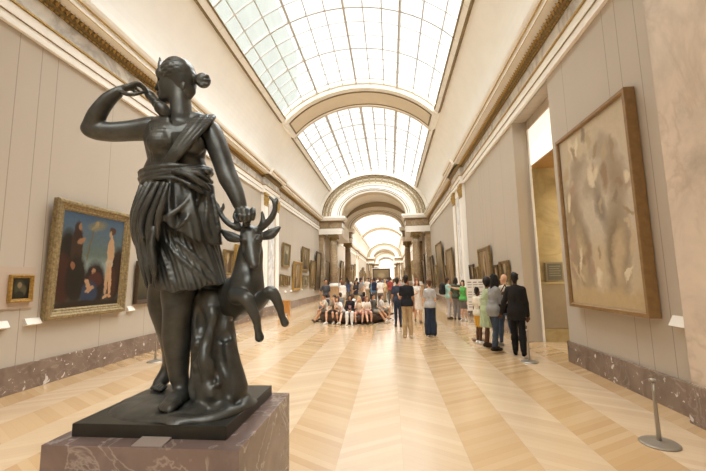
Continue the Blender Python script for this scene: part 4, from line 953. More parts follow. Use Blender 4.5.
# --- people on and around the round bench
def on_bench(ang, rr=1.14): return (PX+rr*math.sin(ang), PY-rr*math.cos(ang), 0)
SEATS = [(-1.18, dict(legs=('wide', 'out'), arms=('back', 'knee'), lean=(-.10, -.10), look=.3), 'tan', ('short', '#2c221b'), ('tee', '#c7b8a2'), ('shorts', '#5c5348'), False, 'boy in shorts with legs stretched out at the left end of the round bench'),
         (-.62, dict(legs=('wide', 'in'), arms=('knee', 'face'), lean=(.10, -.16), nod=.6), 'light', ('short', '#3a2c22'), ('tee', '#8d7f70'), ('shorts', '#4d473f'), False, 'seated visitor in a brown tee with a dark strap, second from the left end'),
         (-.32, dict(legs=('in', 'out'), arms=('lap', 'knee'), lean=(-.12, -.16), nod=.6, look=-.3, fem=True), 'light', ('bob', '#5a4331'), ('tee', '#e2ddd8'), ('shorts', '#7a7469'), True, 'girl in a white tee leaning forward between brown tee and black sweater'),
         (-.02, dict(legs=('down', 'down'), arms=('lap', 'lap'), nod=.3, lean=(0, -.04)), 'tan', ('bob', '#1e1916'), ('shirt', '#282528'), ('trousers', '#e4dfd8'), False, 'seated visitor in a black sweater with red print and white trousers'),
         (.26, dict(legs=('down', 'wide'), arms=('face', 'knee'), lean=(.05, -.14), nod=.8, fem=True), 'light', ('long', '#c0a27c'), ('tee', '#e5d9c8'), ('shorts', '#c98f84'), True, 'blond girl in a cream tee and pink shorts bending forward on the bench'),
         (.52, dict(legs=('out', 'down'), arms=('lap', 'lap'), lean=(.0, -.10), nod=.3, fem=True), 'light', ('long', '#8a6244'), ('tee', '#efe6da'), ('shorts', '#d3a79a'), True, 'girl in white with rosy shorts right of the bending blond girl'),
         (.86, dict(legs=('out', 'out'), arms=('back', 'lap'), lean=(-.02, .04)), 'tan', ('short', '#2b211a'), ('tee', '#5b564f'), ('shorts', '#8f8574'), False, 'boy in a dark grey tee with crossed outstretched legs at the right of the bench'),
         (1.45, dict(legs=('cross', 'down'), arms=('lap', 'lap'), fem=True), 'light', ('pony', '#4a3426'), ('tee', '#d9cfc4'), ('shorts', '#a59b8a'), True, 'girl with a ponytail at the right end of the round bench'),
         (-1.62, dict(legs=('down', 'cross'), arms=('phone', 'phone'), nod=.8), 'light', ('short', '#33271e'), ('tee', '#3b3d44'), ('jeans', '#556074'), False, 'boy in a navy tee looking at a phone on the left side of the bench'),
         (2.2, dict(legs=('down', 'down'), arms=('lap', 'lap'), fem=True), 'light', ('long', '#3b2a20'), ('tee', '#cdbfb4'), ('jeans', '#5a6472'), True, 'girl in a beige tee seen from behind at the right rear of the bench'),
         (2.75, dict(legs=('down', 'down'), arms=('lap', 'lap')), 'tan', ('short', '#1e1814'), ('tee', '#4c2f30'), ('jeans', '#3e4654'), False, 'boy in a maroon tee seen from behind, far side of the bench'),
         (3.3, dict(legs=('down', 'down'), arms=('knee', 'lap'), fem=True), 'light', ('bob', '#6b4a32'), ('tee', '#e9e2da'), ('jeans', '#56606e'), True, 'girl in a white tee seen from behind, middle of the far side of the bench'),
         (3.9, dict(legs=('down', 'down'), arms=('lap', 'lap')), 'light', ('short', '#4b3828'), ('tee', '#7c7a78'), ('jeans', '#3e4654'), False, 'boy in a grey tee seen from behind at the left rear of the bench')]
for a, kw, sk, hr, tp, lw, fem, lb in SEATS:
    rr = 1.14 if abs(a) < 2 else .95
    person(lb, sit(**kw), on_bench(a, rr), a+(.0, .22, -.3, .05, .15, -.1, .25)[int(abs(a)*10) % 7], 1.36 if fem else 1.43, sk, hr, tp, lw, '#d6cfc6' if len(lb) % 2 else '#4a4038', fem, h=.0145)
sw_ = next(o for o in COL.objects if o.get('label', '').startswith('seated visitor in a black sweater')); b = MB()
for i in range(5): b.box(-.075+.012*(i % 2), .075-.015*(i % 3), -.222, -.15, .70+.034*i, .722+.034*i, i % 2)
pr_ = b.build('sweater_print', [plain('print_red', '#b3646b', .8), plain('print_pale', '#dcc6c4', .8)], sw_); pr_['label'] = 'red and white print'
person('man in a charcoal tee and pale jeans standing left behind the round bench', stand(stride=.3, arms=('hip', 'down')), (-2.95, 16.5), .5, 1.72, 'tan', ('short', '#2a1f18'), ('tee', '#4b4a4c'), ('jeans', '#b7bcc4'), '#7a6c5c', h=.0145)

# --- crowd further down the gallery
protos = []
PT = [(stand(arms=('down', 'down')), False, 'short', 'tee', 'trousers'), (stand(stride=.4, arms=('swing', 'down')), False, 'short', 'shirt', 'jeans'), (stand(arms=('bent', 'down'), fem=True), True, 'long', 'tee', 'jeans'),
      (stand(stride=.3, arms=('down', 'bent'), fem=True), True, 'pony', 'dress', None), (stand(arms=('hip', 'down')), False, 'short', 'tee', 'shorts'), (stand(arms=('phone', 'phone'), nod=.5, fem=True), True, 'bob', 'cardigan', 'trousers')]
TOPC = [('#6f93bd', 'light blue'), ('#c98f8a', 'pink'), ('#e6ddd2', 'white'), ('#33343a', 'black'), ('#8a7d70', 'brown'), ('#b4b0aa', 'grey'), ('#4d5a44', 'olive'), ('#9c4a42', 'brick red'), ('#d6c49a', 'straw yellow'), ('#46506b', 'navy')]
HC = [('#2a211b', 'dark'), ('#6b4a32', 'brown'), ('#b99a70', 'fair')]; LC = ['#6b6358', '#3a4252', '#a08a6a', '#56606e']
def recolour(o, names, m):
    for c in children(o):
        if c.name.split('.')[0] in names and c.data.materials:
            c.material_slots[0].link = 'OBJECT'; c.material_slots[0].material = m
CROWD = [(-.92, 21.5, PI, 1, 0, 0), (.50, 21.8, .2, 3, 1, 2), (-.55, 20.4, PI-.4, 0, 2, 1), (-1.9, 20.2, .3, 2, 3, 0), (-2.5, 19.0, PI, 5, 2, 1), (-1.5, 18.6, 2.0, 4, 4, 0), (-2.9, 21.4, .8, 0, 5, 0), (-1.2, 23.5, 0, 2, 6, 1), (-2.2, 24.0, PI, 1, 3, 0), (.0, 24.5, PI, 0, 7, 0),
         (-.4, 26.5, 1.0, 5, 8, 2), (-3.0, 26.0, PI, 2, 9, 0), (-1.7, 27.5, 0, 0, 2, 0), (.9, 27.0, PI, 3, 5, 1), (-3.4, 29.0, PI*.7, 1, 4, 0), (-2.4, 30.0, .4, 4, 0, 0), (-.9, 30.5, PI, 0, 3, 0), (.3, 31.5, PI, 2, 2, 1), (1.3, 30.0, .3, 1, 7, 0), (-1.8, 34.0, 0, 5, 1, 0),
         (-.2, 36.0, PI, 0, 9, 0), (-3.0, 36.5, PI, 1, 5, 0), (1.0, 38.0, 0, 2, 2, 0), (-1.0, 41.0, PI, 4, 0, 0), (.2, 44.0, .5, 3, 8, 1), (-2.5, 43.0, PI, 0, 3, 0), (-1.6, 48.0, 0, 1, 2, 0), (.6, 50.0, PI, 2, 6, 0), (-.5, 55.0, PI, 0, 4, 0), (-2.8, 57.0, 0, 5, 7, 0)]
WHERE = {}
for n_, (x, y, rz, k, tc, hc) in enumerate(CROWD):
    J0, fem, hr, tp, lw = PT[k]; sd = 'left' if x < -1.9 else ('right' if x > -.1 else 'centre'); dist = 'just behind the bench' if y < 20 else 'a little beyond the bench' if y < 23.9 else 'well behind the bench' if y < 29.5 else 'near the first arch' if y < 34.5 else 'past the first arch'
    hn = HC[hc][1]; kind = ('woman' if fem else 'man'); pose = ['standing', 'walking', 'standing', 'walking', 'standing', 'standing'][k]
    lb = '%s %s in %s %s with %s hair, %s, gallery %s' % (pose, kind, TOPC[tc][1], {'tee': 'tee', 'shirt': 'shirt', 'dress': 'dress', 'cardigan': 'cardigan'}[tp], hn, dist, sd)
    if k >= len(protos): pass
    pr = next((p for p in protos if p[0] == k), None)
    if pr is None:
        o = person(lb, J0, (x, y), rz, 1.62 if fem else 1.74, 'light' if k % 2 else 'tan', (hr, HC[hc][0]), (tp, TOPC[tc][0]), (lw, LC[k % 4]) if lw else None, '#4a4038', fem, h=.018); protos.append((k, o)); o['group'] = 'visitors further down the gallery'
    else:
        o = copy_tree(pr[1]); o.location = (x, y, 0); o.rotation_euler = (0, 0, rz); o['label'] = lb
    recolour(o, ('top', 'dress'), cloth(TOPC[tc][0])); recolour(o, ('hair',), hairm(HC[hc][0]))
    if lw: recolour(o, ('trousers', 'jeans', 'shorts'), cloth(LC[(tc+n_) % 4]))
backpack('dark navy backpack on the light blue shirt, beyond the bench', (-.92, 21.32, 1.22), PI, '#2b3040', 1.05)
# ================================================================== the bronze statue
def mat_bronze():
    t = NT('bronze'); o = t.obj()
    n1 = t.noise(o, 9, 4, .6); n2 = t.noise(o, 60, 3, .6)
    c = t.ramp(n1, [(.3, srgb('#42423e')), (.62, srgb('#5b5b56')), (.8, srgb('#72716a'))])
    t.set(c, t.math('MULTIPLY_ADD', n1, .24, .27), .58, .55)
    t.bump(n2, .04, .003); return t.m
BRONZE = mat_bronze()
SY = 1.90                                        # depth of the figure
def P(x, y, d=0.0): return at(x, y, SY+d)
def Z(y, x=180, d=0.0): return P(x, y, d)[2]
STAT_O = np.array([-1.116, 1.935, 1.0])
statue = tag(empty('bronze_statue', STAT_O), 'dark bronze statue of a striding woman in a short tunic beside a leaping stag', 'statue')

def build_statue():
    h = .0055
    # ---------------- body: head, neck, arms, legs
    S = Sculpt(at(74, 48, SY-.35)-[.02, .0, -.04], (-.52, 2.36, 3.12), h)
    S = Sculpt((-1.90, 1.55, 1.03), (-.66, 2.36, 3.10), h)
    # head in profile to her right
    S.ell(P(179, 77), (.088, .074, .092), .02)
    S.ell(P(172, 84), (.080, .060, .094), .03)
    S.cap(P(164, 99), P(170, 97), .030, .036, .03)      # chin
    S.cap(P(160.5, 80), P(156.8, 88.5), .010, .014, .014)       # nose
    S.cap(P(159, 93.5, -.008), P(159, 93.5, .008), .013, .013, .010)   # lips
    S.cap(P(159.5, 96, -.008), P(159.5, 96, .008), .009, .009, .008)
    S.cap(P(161, 73, -.03), P(161, 73, .03), .030, .030, .03)        # brow
    S.cap(P(160.5, 80, -.035), P(160.5, 80, -.028), .010, .010, .008, 's')      # eye hollow
    S.ell(P(183, 86, -.078), (.016, .010, .028), .008)          # ear
    S.cap(P(179.5, 92), P(182, 118), .057, .060, .025)      # neck
    S.cap(P(153, 128, .02), P(207, 126, .02), .045, .045, .04)       # shoulder line
    S.cap(P(179, 139), P(177, 160), .10, .10, .04)
    # raised right arm
    S.curve([P(156, 128, .0), P(140, 130, -.02), P(112, 132, -.07), P(92, 130, -.10)], [.062, .053, .047, .042], .025)
    S.curve([P(91, 129, -.10), P(97, 115, -.12), P(108, 100, -.12), P(120, 91, -.11)], [.040, .040, .032, .020], .02)
    S.ell(P(88, 129, -.10), (.030, .034, .032), .02)
    # hand with fingers
    S.cap(P(120, 90, -.11), P(127, 87.5, -.10), .020, .020, .012); S.cap(P(127, 87.5, -.11), P(133, 85.5, -.10), .019, .019, .012, sc=(1, 1, 1.2))
    S.curve([P(132, 84, -.11), P(138, 83, -.10), P(144, 87, -.08), P(147.5, 93, -.06)], [.010, .0085, .008, .0065], .005)
    S.curve([P(132, 85, -.09), P(138.5, 85, -.08), P(144.5, 90, -.06), P(147, 97, -.05)], [.010, .0085, .008, .0065], .005)
    S.curve([P(131, 87, -.08), P(136, 88.5, -.07), P(141, 93.5, -.06)], [.009, .008, .0065], .005)
    S.curve([P(130, 88, -.10), P(134, 91, -.09), P(138.5, 94.5, -.08)], [.009, .008, .0065], .005)
    S.curve([P(122, 92, -.12), P(128, 94.5, -.13), P(136, 94, -.12), P(144, 92, -.09)], [.012, .010, .009, .007], .006)
    # lowered left arm
    S.curve([P(210, 131, .0), P(218.5, 150, -.01), P(226, 172, -.02), P(230.5, 183, -.03)], [.058, .049, .043, .039], .03)
    S.curve([P(231, 183, -.03), P(236, 194, -.04), P(241, 208, -.05)], [.042, .038, .027], .02)
    # hand gripping the antler stem
    S.ell(P(245, 213, -.05), (.040, .034, .034), .015)
    for i, (a, b) in enumerate([((237, 210), (241, 221)), ((242.5, 210), (245, 223)), ((248, 210), (249, 222)), ((253, 209), (253, 219))]):
        S.curve([P(a[0], a[1], -.075), P((a[0]+b[0])/2+.5, (a[1]+b[1])/2, -.10), P(b[0], b[1], -.085)], [.012, .012, .010], .004)
    S.curve([P(237, 211, -.03), P(235, 217, -.05), P(238, 222, -.07)], [.012, .012, .009], .006)
    # standing leg (her left) and trailing leg
    S.curve([P(184, 268, .02), P(180, 290, .0), P(178, 310, -.03), P(177, 335, -.01), P(178, 360, -.01), P(179, 381, -.01)],
            [.098, .086, .062, .064, .047, .033], .03)
    S.ell(P(178, 313, -.055), (.036, .03, .04), .03)
    S.cap(P(180, 330, .015), P(180, 345, .015), .052, .045, .03)
    S.cap(P(183, 381, -.01), P(178, 393, -.03), .030, .030, .02)
    S.cap(P(184, 386, .02), P(181, 390, -.02), .032, .034, .02)
    zt = 1.075
    foot = lambda x, y, z: np.array([x, y, z])
    a = P(180, 392, -.03); a0 = foot(a[0]+.01, 1.93, zt+.03)
    toe = foot(-1.108, 1.735, zt+.022)
    S.cap(a0, foot(-1.105, 1.80, zt+.035), .036, .036, .03, sc=(1, 1, 1.1)); S.cap(foot(-1.108, 1.81, zt+.03), toe+[.008, .03, 0], .036, .026, .03, sc=(.9, 1, 1.35))
    for i, (dx, dy, r) in enumerate([(-.030, .020, .012), (-.014, .004, .013), (.002, -.006, .013), (.018, -.010, .014), (.038, -.012, .019)]):
        b = toe+[dx, dy, 0]; S.curve([b+[.004, .045, .01], b+[0, .012, .006], b+[-.002, -.012, -.006]], [r, r, r*.85], .006)
    # trailing leg
    S.curve([P(168, 275, .12), P(162, 300, .14), P(166, 322, .17), P(172, 345, .24), P(170, 366, .30)], [.085, .068, .055, .052, .032], .03)
    b = np.array([-1.345, 2.17, 1.20])
    S.curve([P(170, 364, .30), P(167, 372, .29), P(163, 379, .27), P(158, 384, .25)], [.034, .034, .032, .024], .02)
    for i in range(5):
        q = P(156.5+i*2.2, 384.5+i*.6, .25-.012*i); S.cap(q, q+[-.012, -.024, -.012], .013, .011, .006)
    S.build('figure', BRONZE, statue, STAT_O, 1)

    # ---------------- hair
    H = Sculpt((-1.36, 1.74, 2.70), (-.94, 2.08, 3.10), .0045)
    H.ell(P(178.5, 74.5, .002), (.098, .088, .095), .01)
    H.ell(P(184.5, 84, .002), (.064, .070, .078), .03)
    H.cap(P(190, 91), P(186, 100), .032, .020, .02)
    H.ell(P(163, 89), (.080, .13, .098), .012, 's')
    H.cap(P(192, 77), P(199, 80), .028, .020, .015)
    H.ell(P(203, 80.5), (.044, .040, .044), .012)
    for i in range(7):
        a0 = i*.9; H.curve([P(197, 80, -.02), P(203.5+5*math.cos(a0), 80.5+5.5*math.sin(a0), -.026), P(207+1.5*math.cos(a0), 80+3*math.sin(a0), -.01)], [.006, .008, .004], .008)
    rnd = random.Random(4)
    for i in range(17):                                  # wavy locks swept back to the knot
        f = i/16; y0 = 62+30*f; sg = -1
        for sg in (-1, 1):
            pts = []
            c0 = P(178.5, 74.5, .002)                   # locks run over the skull from the brow to the knot
            el = -1.35+2.35*f
            for j in range(9):
                u = j/8; az = 2.75-2.35*u; wv = .10*math.sin(j*1.9+i*2.3)
                e = (1.35-2.1*f)*(1-.85*u*u)+wv
                v = np.array([math.cos(e)*math.cos(az)*.094, sg*math.cos(e)*math.sin(az)*.082, math.sin(e)*.092])
                pts.append(c0+v)
            H.curve(pts, [.006]+[.0105]*7+[.006], .003, n=2)
    H.ell(P(161, 90), (.070, .13, .088), .008, 's')
    H.curve([P(160, 72, -.07), P(159.5, 66, -.04), P(160, 63, 0), P(159.5, 66, .04), P(160, 72, .07)], .010, .005)    # diadem
    H.cap(P(160.5, 64), P(159.6, 57.5), .012, .005, .006)
    H.build('hair', BRONZE, statue, STAT_O, 1)

    # ---------------- quiver
    Q = Sculpt((-1.52, 1.78, 2.62), (-1.16, 2.12, 2.98), .005)
    Q.cap(P(146, 91, -.03), P(160, 107, -.05), .019, .029, .004)
    Q.cap(P(161, 108, -.06), P(163, 110, -.06), .037, .037, .004); Q.cap(P(164, 112, -.06), P(166, 115, -.05), .034, .030, .003)
    Q.cap(P(150, 95.5, -.036), P(150.8, 96.5, -.037), .026, .026, .003); Q.cap(P(156.5, 103, -.045), P(157, 104, -.046), .028, .028, .003)
    for i, (dx, dy) in enumerate([(-1.5, 0), (0, -1.5), (1.5, .5)]): Q.cap(P(146+dx, 91+dy, -.03), P(143+dx, 87+dy, -.03), .008, .006, .002)
    Q.build('quiver', BRONZE, statue, STAT_O, 0)

    # ---------------- tunic
    T = Sculpt((-1.46, 1.60, 1.60), (-.84, 2.24, 2.86), .005)
    def row(y, xl, xr, ry, d=0.0):
        a = P(xl, y, d); b = P(xr, y, d); return ((a[2]+b[2])/2, (a[0]+b[0])/2, SY+d, (b[0]-a[0])/2, ry)
    T.column([row(115, 172, 204, .050, .01), row(119, 156, 209, .085, .01), row(126, 147, 210, .105, .01), row(140, 146, 207, .118), row(150, 148, 205, .112), row(160, 150, 203, .105),
              row(168, 146, 206, .108), row(178, 146, 207, .110), row(186, 145, 208, .118)], .02)
    T.ell(P(160, 143, -.100), (.072, .058, .066), .025); T.ell(P(193, 145, -.085), (.062, .052, .062), .03)
    T.cap(P(172, 108, .0), P(176, 118, .0), .072, .085, .01, 's'); T.cap(P(181, 100, -.03), P(179, 119, -.075), .065, .045, .02, 's')
    # fine pleats of the bodice
    for i in range(9):
        x0 = 150+i*2.6; p = [T.hit(x0+(.5-i*.05)*k, 124+k*9.5, 1.6, 2.1, -.001) for k in range(5)]
        if all(q is not None for q in p): T.curve(p, [.004, .0055, .006, .0055, .004], .008, n=3)
    # mantle band over her left shoulder to the waist
    for i in range(7):
        f = i/6
        xs = [(210-12*f, 116-1*f, .07), (213.5-19*f, 117-1*f, -.01-.02*f), (206-19*f, 126+1*f, -.085-.02*f), (196-18*f, 137+3*f, -.128+.004*f), (185-16*f, 150+4*f, -.138), (176-13*f, 160+5*f, -.128), (170-12*f, 170+1*f, -.120)]
        r = (.013, .010, .012, .0095, .012, .010, .009)[i]; T.curve([P(x, y, d) for x, y, d in xs], [r*.8, r*1.05, r, r, r*.95, r*.85, r*.7], .0035, n=4)
    # skirt below, pleated
    def fold_s(th, z):
        k = np.clip((2.25-z)/.45, 0.15, 1)
        w = th*7+1.1*np.sin(z*9+1.2)+.9*np.sin(th*3+.6)+ (z-2)*9
        return k*(.006*np.sin(w)+.002*np.sin(w*2.1+z*7+1))+.003*np.sin(th*41+z*34)
    T.column([row(297, 156, 227, .150, .0), row(283, 154, 225, .155, .0), row(262, 151, 221, .150, .01), row(240, 145, 216, .142, .01), row(215, 144, 213, .135), row(190, 146, 209, .12)], .015, fold_s)
    gx = (T.lo[0]+T.h*np.arange(T.n[0]))[:, None, None]; gy = (T.lo[1]+T.h*np.arange(T.n[1]))[None, :, None]; gz = (T.lo[2]+T.h*np.arange(T.n[2]))[None, None, :]
    ta = np.arctan2(gy-SY, gx-P(189, 280)[0])
    hm = Z(284)-.040*np.clip(-np.sin(ta), 0, 1)**1.5+.006*np.sin(ta*9)+.02*np.cos(ta)*0
    T.g = np.maximum(T.g, (hm-gz).astype(np.float32))
    # overfold of the tunic, longer at the right, with a wavy hem
    def fold_o(th, z):
        k = np.clip((2.45-z)/.35, .2, 1)
        w = th*8.5-.9*np.sin(z*8)-(z-2.2)*5+1.1*np.sin(th*2.3+2)
        return k*(.016*np.sin(w)+.005*np.sin(w*1.9+z*10))+.002*np.sin(th*31+4*z)
    B = Sculpt(T.lo, T.lo+T.h*(T.n-1.5), T.h)
    B.column([row(250, 142, 222, .205, .01), row(232, 141, 220, .196, .01), row(215, 142, 216, .172), row(200, 143, 213, .146), row(186, 143, 211, .128)], .0, fold_o)
    X = (B.lo[0]+B.h*np.arange(B.n[0]))[:, None, None]; Yv = (B.lo[1]+B.h*np.arange(B.n[1]))[None, :, None]; Zv = (B.lo[2]+B.h*np.arange(B.n[2]))[None, None, :]
    th = np.arctan2(Yv-SY, X-P(180, 210)[0])
    px_ = (X-P(180, 230)[0])/.0053+180
    hemf = np.interp(px_, [140, 159, 166, 175, 184, 194, 204, 213, 222], [225, 222, 217, 211, 216, 223, 228, 232, 234]); hem = np.where(Yv < SY, Z(0)+(Z(100)-Z(0))*hemf/100, Z(233)+.02*np.sin(th*6))
    B.g = np.maximum(B.g, (hem-Zv).astype(np.float32)); 
    t_ = np.clip(.5+.5*(T.g-B.g)/.006, 0, 1); T.g = (T.g*(1-t_)+B.g*t_-.006*t_*(1-t_)).astype(np.float32); del B
    # bold ridges across the overfold
    def ridge(pts, rs, k=.010, off=.002):
        p = [T.hit(x, y, 1.55, 2.2, off) for x, y in pts]; ok = [(q, r) for q, r in zip(p, rs) if q is not None]
        if len(ok) > 1: T.curve([q for q, _ in ok], [r for _, r in ok], k)
    ridge([(194, 192), (184, 204), (172, 214), (163, 219)], [.005, .008, .010, .007], .016)
    ridge([(200, 188), (196, 205), (186, 220), (178, 227)], [.006, .009, .010, .006])
    ridge([(205, 190), (207, 208), (206, 224), (210, 236)], [.006, .010, .011, .009])
    ridge([(213, 196), (216, 212), (219, 232)], [.008, .011, .011])
    ridge([(168, 244), (178, 256), (192, 268), (210, 282)], [.004, .008, .009, .005], .012)
    ridge([(176, 240), (190, 252), (206, 268), (218, 284)], [.004, .008, .009, .005], .012)
    ridge([(160, 250), (166, 264), (172, 284)], [.004, .008, .006], .012)
    # bunched cloth hanging at her right hip
    T.cap(P(150, 196, -.05), P(143, 225, -.06), .05, .05, .03); T.cap(P(143, 225, -.06), P(149, 275, -.04), .05, .03, .03)
    for i, (a, rs, d) in enumerate([
        ([(164, 184), (158, 200), (152, 216), (150, 232), (152, 250), (154, 268), (155, 280)], [.014, .018, .021, .022, .021, .018, .008], -.115),
        ([(158, 184), (151, 198), (144, 214), (142, 230), (145, 248), (148, 266), (150, 284)], [.015, .020, .023, .023, .022, .018, .007], -.105),
        ([(151, 184), (145, 196), (138, 212), (136, 228), (139, 244), (142, 262), (147, 288)], [.014, .019, .022, .022, .019, .018, .006], -.085),
        ([(146, 184), (140, 198), (134.5, 212), (134, 226), (135.5, 240), (139, 252)], [.012, .016, .018, .019, .015, .006], -.055),
        ([(168, 184), (164, 198), (160, 212), (158, 224), (158, 240)], [.010, .014, .017, .016, .006], -.13),
        ([(141, 186), (136, 202), (133, 216), (133, 232)], [.010, .014, .016, .010], -.02),
        ([(154, 228), (152, 246), (154, 264), (156, 276)], [.010, .014, .014, .006], -.135),
        ([(146, 210), (141, 226), (143, 240)], [.010, .013, .006], -.125)]):
        T.curve([P(x, y, d-.065-.02*math.sin(min(1, j/4)*PI)) for j, (x, y) in enumerate(a)], rs, .004)
    # sash around the waist: twisted rolls
    for i, (dy, r, ph) in enumerate([(0, .0145, 0), (5, .0145, 1.5), (10, .0145, 3.0), (14.5, .0125, 4.4), (7.5, .012, .8)]):
        pts = []
        for j in range(25):
            a = 2*PI*j/24; rx = .188+.012*math.sin(a*2+ph); ry = .135
            q = P(176, 172+dy, 0)+np.array([rx*math.cos(a), ry*math.sin(a), .012*math.sin(a+.9*i)+.010*math.cos(a)*(1 if i < 3 else -.6)]); pts.append(q)
        T.chain(pts, [r*(1+.18*math.sin(3*2*PI*j/24+ph)) for j in range(25)], .0015)
    T.curve([P(172, 171, -.145), P(188, 175, -.145), P(202, 184, -.11), P(209, 190, -.07)], [.008, .016, .018, .012], .003); T.curve([P(176, 178, -.145), P(190, 185, -.14), P(202, 192, -.10)], [.008, .014, .012], .003); T.curve([P(180, 169, -.14), P(196, 173, -.13), P(208, 181, -.07)], [.007, .012, .010], .003)
    T.ell(P(208, 172, -.06), (.02, .03, .02), .01)
    T.build('tunic', BRONZE, statue, STAT_O, 1)

    # ---------------- stag
    D = Sculpt((-1.12, 1.62, 1.05), (-.52, 2.36, 2.24), .0055)
    N = lambda x, y, d=0.0: P(x, y, d)
    D.curve([N(246, 290, -.02), N(240, 296, .07), N(224, 299, .20), N(206, 298, .28)], [.080, .103, .105, .105], .04)
    D.ell(N(250, 288, -.045), (.058, .07, .095), .03)                              # chest
    D.curve([N(247, 284, -.01), N(249, 264, .01), N(251, 248, .0)], [.078, .060, .052], .03)    # neck
    D.curve([N(251, 240, -.02), N(252, 252, -.06), N(254, 264, -.10)], [.054, .034, .021], .02, sc=(1, 1, .9))    # head
    D.ell(N(251, 234, .0), (.056, .056, .048), .03)
    D.ell(N(254, 266, -.110), (.026, .022, .019), .010); D.cap(N(252.5, 256, -.085), N(253.5, 263, -.105), .017, .014, .012)                                   # muzzle
    for sx in (-1, 1):
        D.ell(N(251.5+sx*8.5, 247, -.085), (.018, .022, .034), .012, 's'); D.ell(N(251+sx*8.5, 236, -.060), (.018, .014, .010), .010)
        D.cap(N(251+sx*6.5, 240, -.066), N(251+sx*8.8, 241, -.060), .017, .014, .006)    # eye
        D.cap(N(254.2+sx*3, 265.5, -.134), N(254.2+sx*4, 264.5, -.128), .008, .006, .003, 's')
    D.cap(N(250, 271, -.112), N(259, 271, -.112), .003, .003, .004, 's')
    for tip, base in (((221, 230), (240, 239)), ((280, 227), (262, 236.5))):          # ears
        a = N(*base, .01); b = N(*tip, .02); m = (a+b)/2+[0, 0, -.012]
        D.curve([a, m, b], [.016, .026, .005], .01, sc=(1, 1.3, 1)); D.curve([a+[0, -.028, 0], m+[0, -.032, .003], (b+m)/2+[0, -.02, 0]], [.008, .014, .004], .006, 's')
    ant = [([(243, 229), (235, 227), (226, 221), (219.5, 212), (217, 205), (214.5, 200.5)], [.019, .017, .015, .013, .010, .005]),
           ([(219.5, 212), (223, 208), (223.5, 203.5)], [.011, .009, .004]), ([(240, 227), (236.5, 221), (234.5, 213)], [.015, .013, .005]),
           ([(228, 222), (224, 218)], [.012, .008]),
           ([(259, 229), (266, 224), (272, 217), (275, 209), (274, 202), (269, 196)], [.019, .017, .016, .013, .010, .005]),
           ([(274.5, 206), (277, 201), (276, 198)], [.010, .008, .004]), ([(261, 227), (263, 220), (262, 211.5)], [.016, .013, .005])]
    for pts, rs in ant: D.curve([N(x, y, .01) for x, y in pts], rs, .006)
    D.cap(N(246, 228, -.02), N(247, 216, -.05), .022, .020, .01)           # stem held in the hand
    # forelegs
    D.curve([N(236, 296, -.09), N(245, 298, -.15), N(249, 303, -.16), N(256, 318, -.16)], [.040, .027, .021, .0175], .02)
    D.curve([N(256, 318, -.16), N(257.5, 325, -.15)], [.021, .0145], .008); D.cap(N(257.5, 327, -.15), N(258, 329, -.15), .020, .018, .004); D.cap(N(258, 331, -.15), N(259.5, 337.5, -.148), .017, .023, .003)
    D.curve([N(254, 306, -.04), N(263, 298, -.07), N(270, 291.5, -.09), N(275, 296, -.09), N(280, 308, -.08)], [.042, .026, .021, .019, .016], .02)
    D.curve([N(279.5, 307, -.08), N(281, 312, -.08)], [.019, .014], .008); D.cap(N(281, 313, -.08), N(281.5, 315, -.08), .018, .017, .004); D.cap(N(282, 316.5, -.08), N(285, 323, -.075), .016, .021, .003)
    # hind quarters and hind legs behind the stump
    D.ell(N(208, 300, .25), (.10, .11, .12), .04)
    for dx, dd in ((0, .22), (10, .28)):
        D.curve([N(208+dx, 308, dd), N(214+dx, 335, dd-.02), N(206+dx, 352, dd+.06), N(209+dx, 375, dd+.04), np.array([N(209+dx, 380, dd)[0], SY+dd+.03, 1.075])], [.07, .036, .024, .017, .02], .02)
    D.cap(N(200, 292, .34), N(196, 302, .38), .022, .012, .015)
    # haunch planes and belly shaping
    D.cap(N(232, 306, .10), N(212, 308, .2), .085, .08, .04)
    D.build('stag', BRONZE, statue, STAT_O, 1)

    # ---------------- stump and ground
    K = Sculpt((-1.50, 1.62, 1.03), (-.68, 2.30, 1.66), .006)
    K.curve([P(212, 300, .06), P(213, 325, .05), P(215, 350, .04), P(216, 375, .02), P(218, 392, .0)], [.095, .10, .105, .112, .125], .03)
    K.cap(P(205, 345, -.02), P(202, 385, -.03), .05, .055, .04); K.cap(P(226, 345, .0), P(235, 388, .0), .045, .065, .04)
    g = lambda x, y, z=1.06: np.array([x, y, z])
    for pts, r in [([(-.93, 1.84), (-.84, 1.80), (-.80, 1.76)], .035), ([(-.95, 1.80), (-.98, 1.72), (-1.08, 1.69)], .028), ([(-.86, 1.95), (-.79, 1.93), (-.77, 1.86)], .035)]:
        K.curve([g(*p) for p in pts], [r*1.5, r, r*.6], .03)
    rn = random.Random(7)
    for i in range(26):                                  # bark knots and hollows
        x = rn.uniform(196, 230); y = rn.uniform(312, 392); q = K.hit(x, y, 1.6, 2.2, .0)
        if q is not None: K.ell(q, (rn.uniform(.016, .032), .020, rn.uniform(.016, .036)), .022, 'u' if i % 3 else 's')
    for i in range(3):
        x = 198+i*11.0; p = [K.hit(x+4*math.sin(j*1.3+i)+(x-212)*.10*j, 310+j*17, 1.6, 2.2, .0) for j in range(6)]; p = [q for q in p if q is not None]
        if len(p) > 2: K.curve(p, [.014]*len(p), .028, 'u' if i % 2 else 's', 3)
    # rocky ground: uneven disc
    for i in range(46):
        a = rn.uniform(0, 2*PI); r = math.sqrt(rn.random()); K.ell(g(-1.10+.31*r*math.cos(a), 1.93+.25*r*math.sin(a), 1.050), (rn.uniform(.05, .10), rn.uniform(.05, .10), rn.uniform(.016, .030)), .02)
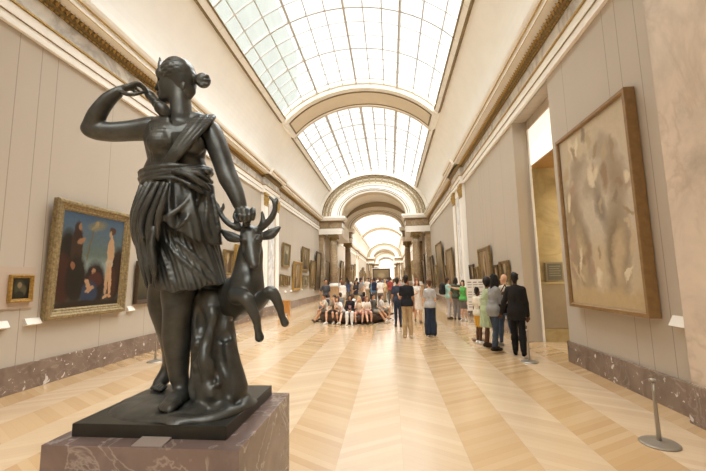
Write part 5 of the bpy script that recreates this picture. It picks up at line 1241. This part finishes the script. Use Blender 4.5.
    K.curve([g(-1.13, 1.69, 1.06), g(-1.02, 1.665, 1.06), g(-.90, 1.68, 1.06), g(-.80, 1.74, 1.065), g(-.765, 1.83, 1.065)], [.012, .016, .02, .022, .014], .02)
    K.g = np.maximum(K.g, (1.052-(K.lo[2]+K.h*np.arange(K.n[2])))[None, None, :].astype(np.float32))
    K.build('tree_stump', BRONZE, statue, STAT_O, 1)
    b = MB(); b.box(-1.49, -.745, 1.622, 2.25, 1.0, 1.058, bev=.004); b.build('base_plate', plain('black_bronze', '#34322c', .32, .35, .5, .12, 14), statue, shift=STAT_O)
build_statue()
# ================================================================== camera and light
cam = bpy.data.cameras.new('camera'); co = link(bpy.data.objects.new('camera', cam))
cam.sensor_width = 36; cam.lens = 36*F/706; cam.clip_start = .05; cam.clip_end = 600
right = _M @ np.array([1, 0, 0]); up = _M @ np.array([0, 1, 0]); fw = _M @ np.array([0, 0, 1])
co.matrix_world = Matrix([[right[i], up[i], -fw[i], (0, 0, EYE)[i]] for i in range(3)]+[[0, 0, 0, 1]])
C.camera = co
C.view_settings.view_transform = 'Standard'; C.view_settings.look = 'None'; C.view_settings.gamma = 1; C.view_settings.exposure = 0.68; C.view_settings.use_curve_mapping = False
C.cycles.diffuse_bounces = 6; C.cycles.max_bounces = 12; C.cycles.transparent_max_bounces = 12; C.cycles.sample_clamp_indirect = 12
w = bpy.data.worlds.new('daylight'); C.world = w; w.use_nodes = True
bg = w.node_tree.nodes['Background']; bg.inputs[0].default_value = (.98, .99, 1, 1); bg.inputs[1].default_value = 1.05
sl = bpy.data.lights.new('hazy_sun', 'SUN'); sl.energy = 11.0; sl.angle = math.radians(105); sl.color = (.955, .978, 1)
so = link(bpy.data.objects.new('hazy_sun', sl)); so.rotation_euler = (math.radians(6), math.radians(-4), 0)
pl = bpy.data.lights.new('passage_fill', 'AREA'); pl.energy = 120; pl.shape = 'RECTANGLE'; pl.size = 1.6; pl.size_y = 3.2; pl.color = (1, .95, .86)  # fill light added inside the unseen passage to brighten the recess
po = link(bpy.data.objects.new('passage_fill', pl)); po.location = (XA+2.2, 8.1, 2.6); po.rotation_euler = (math.radians(90), 0, math.radians(180+10))
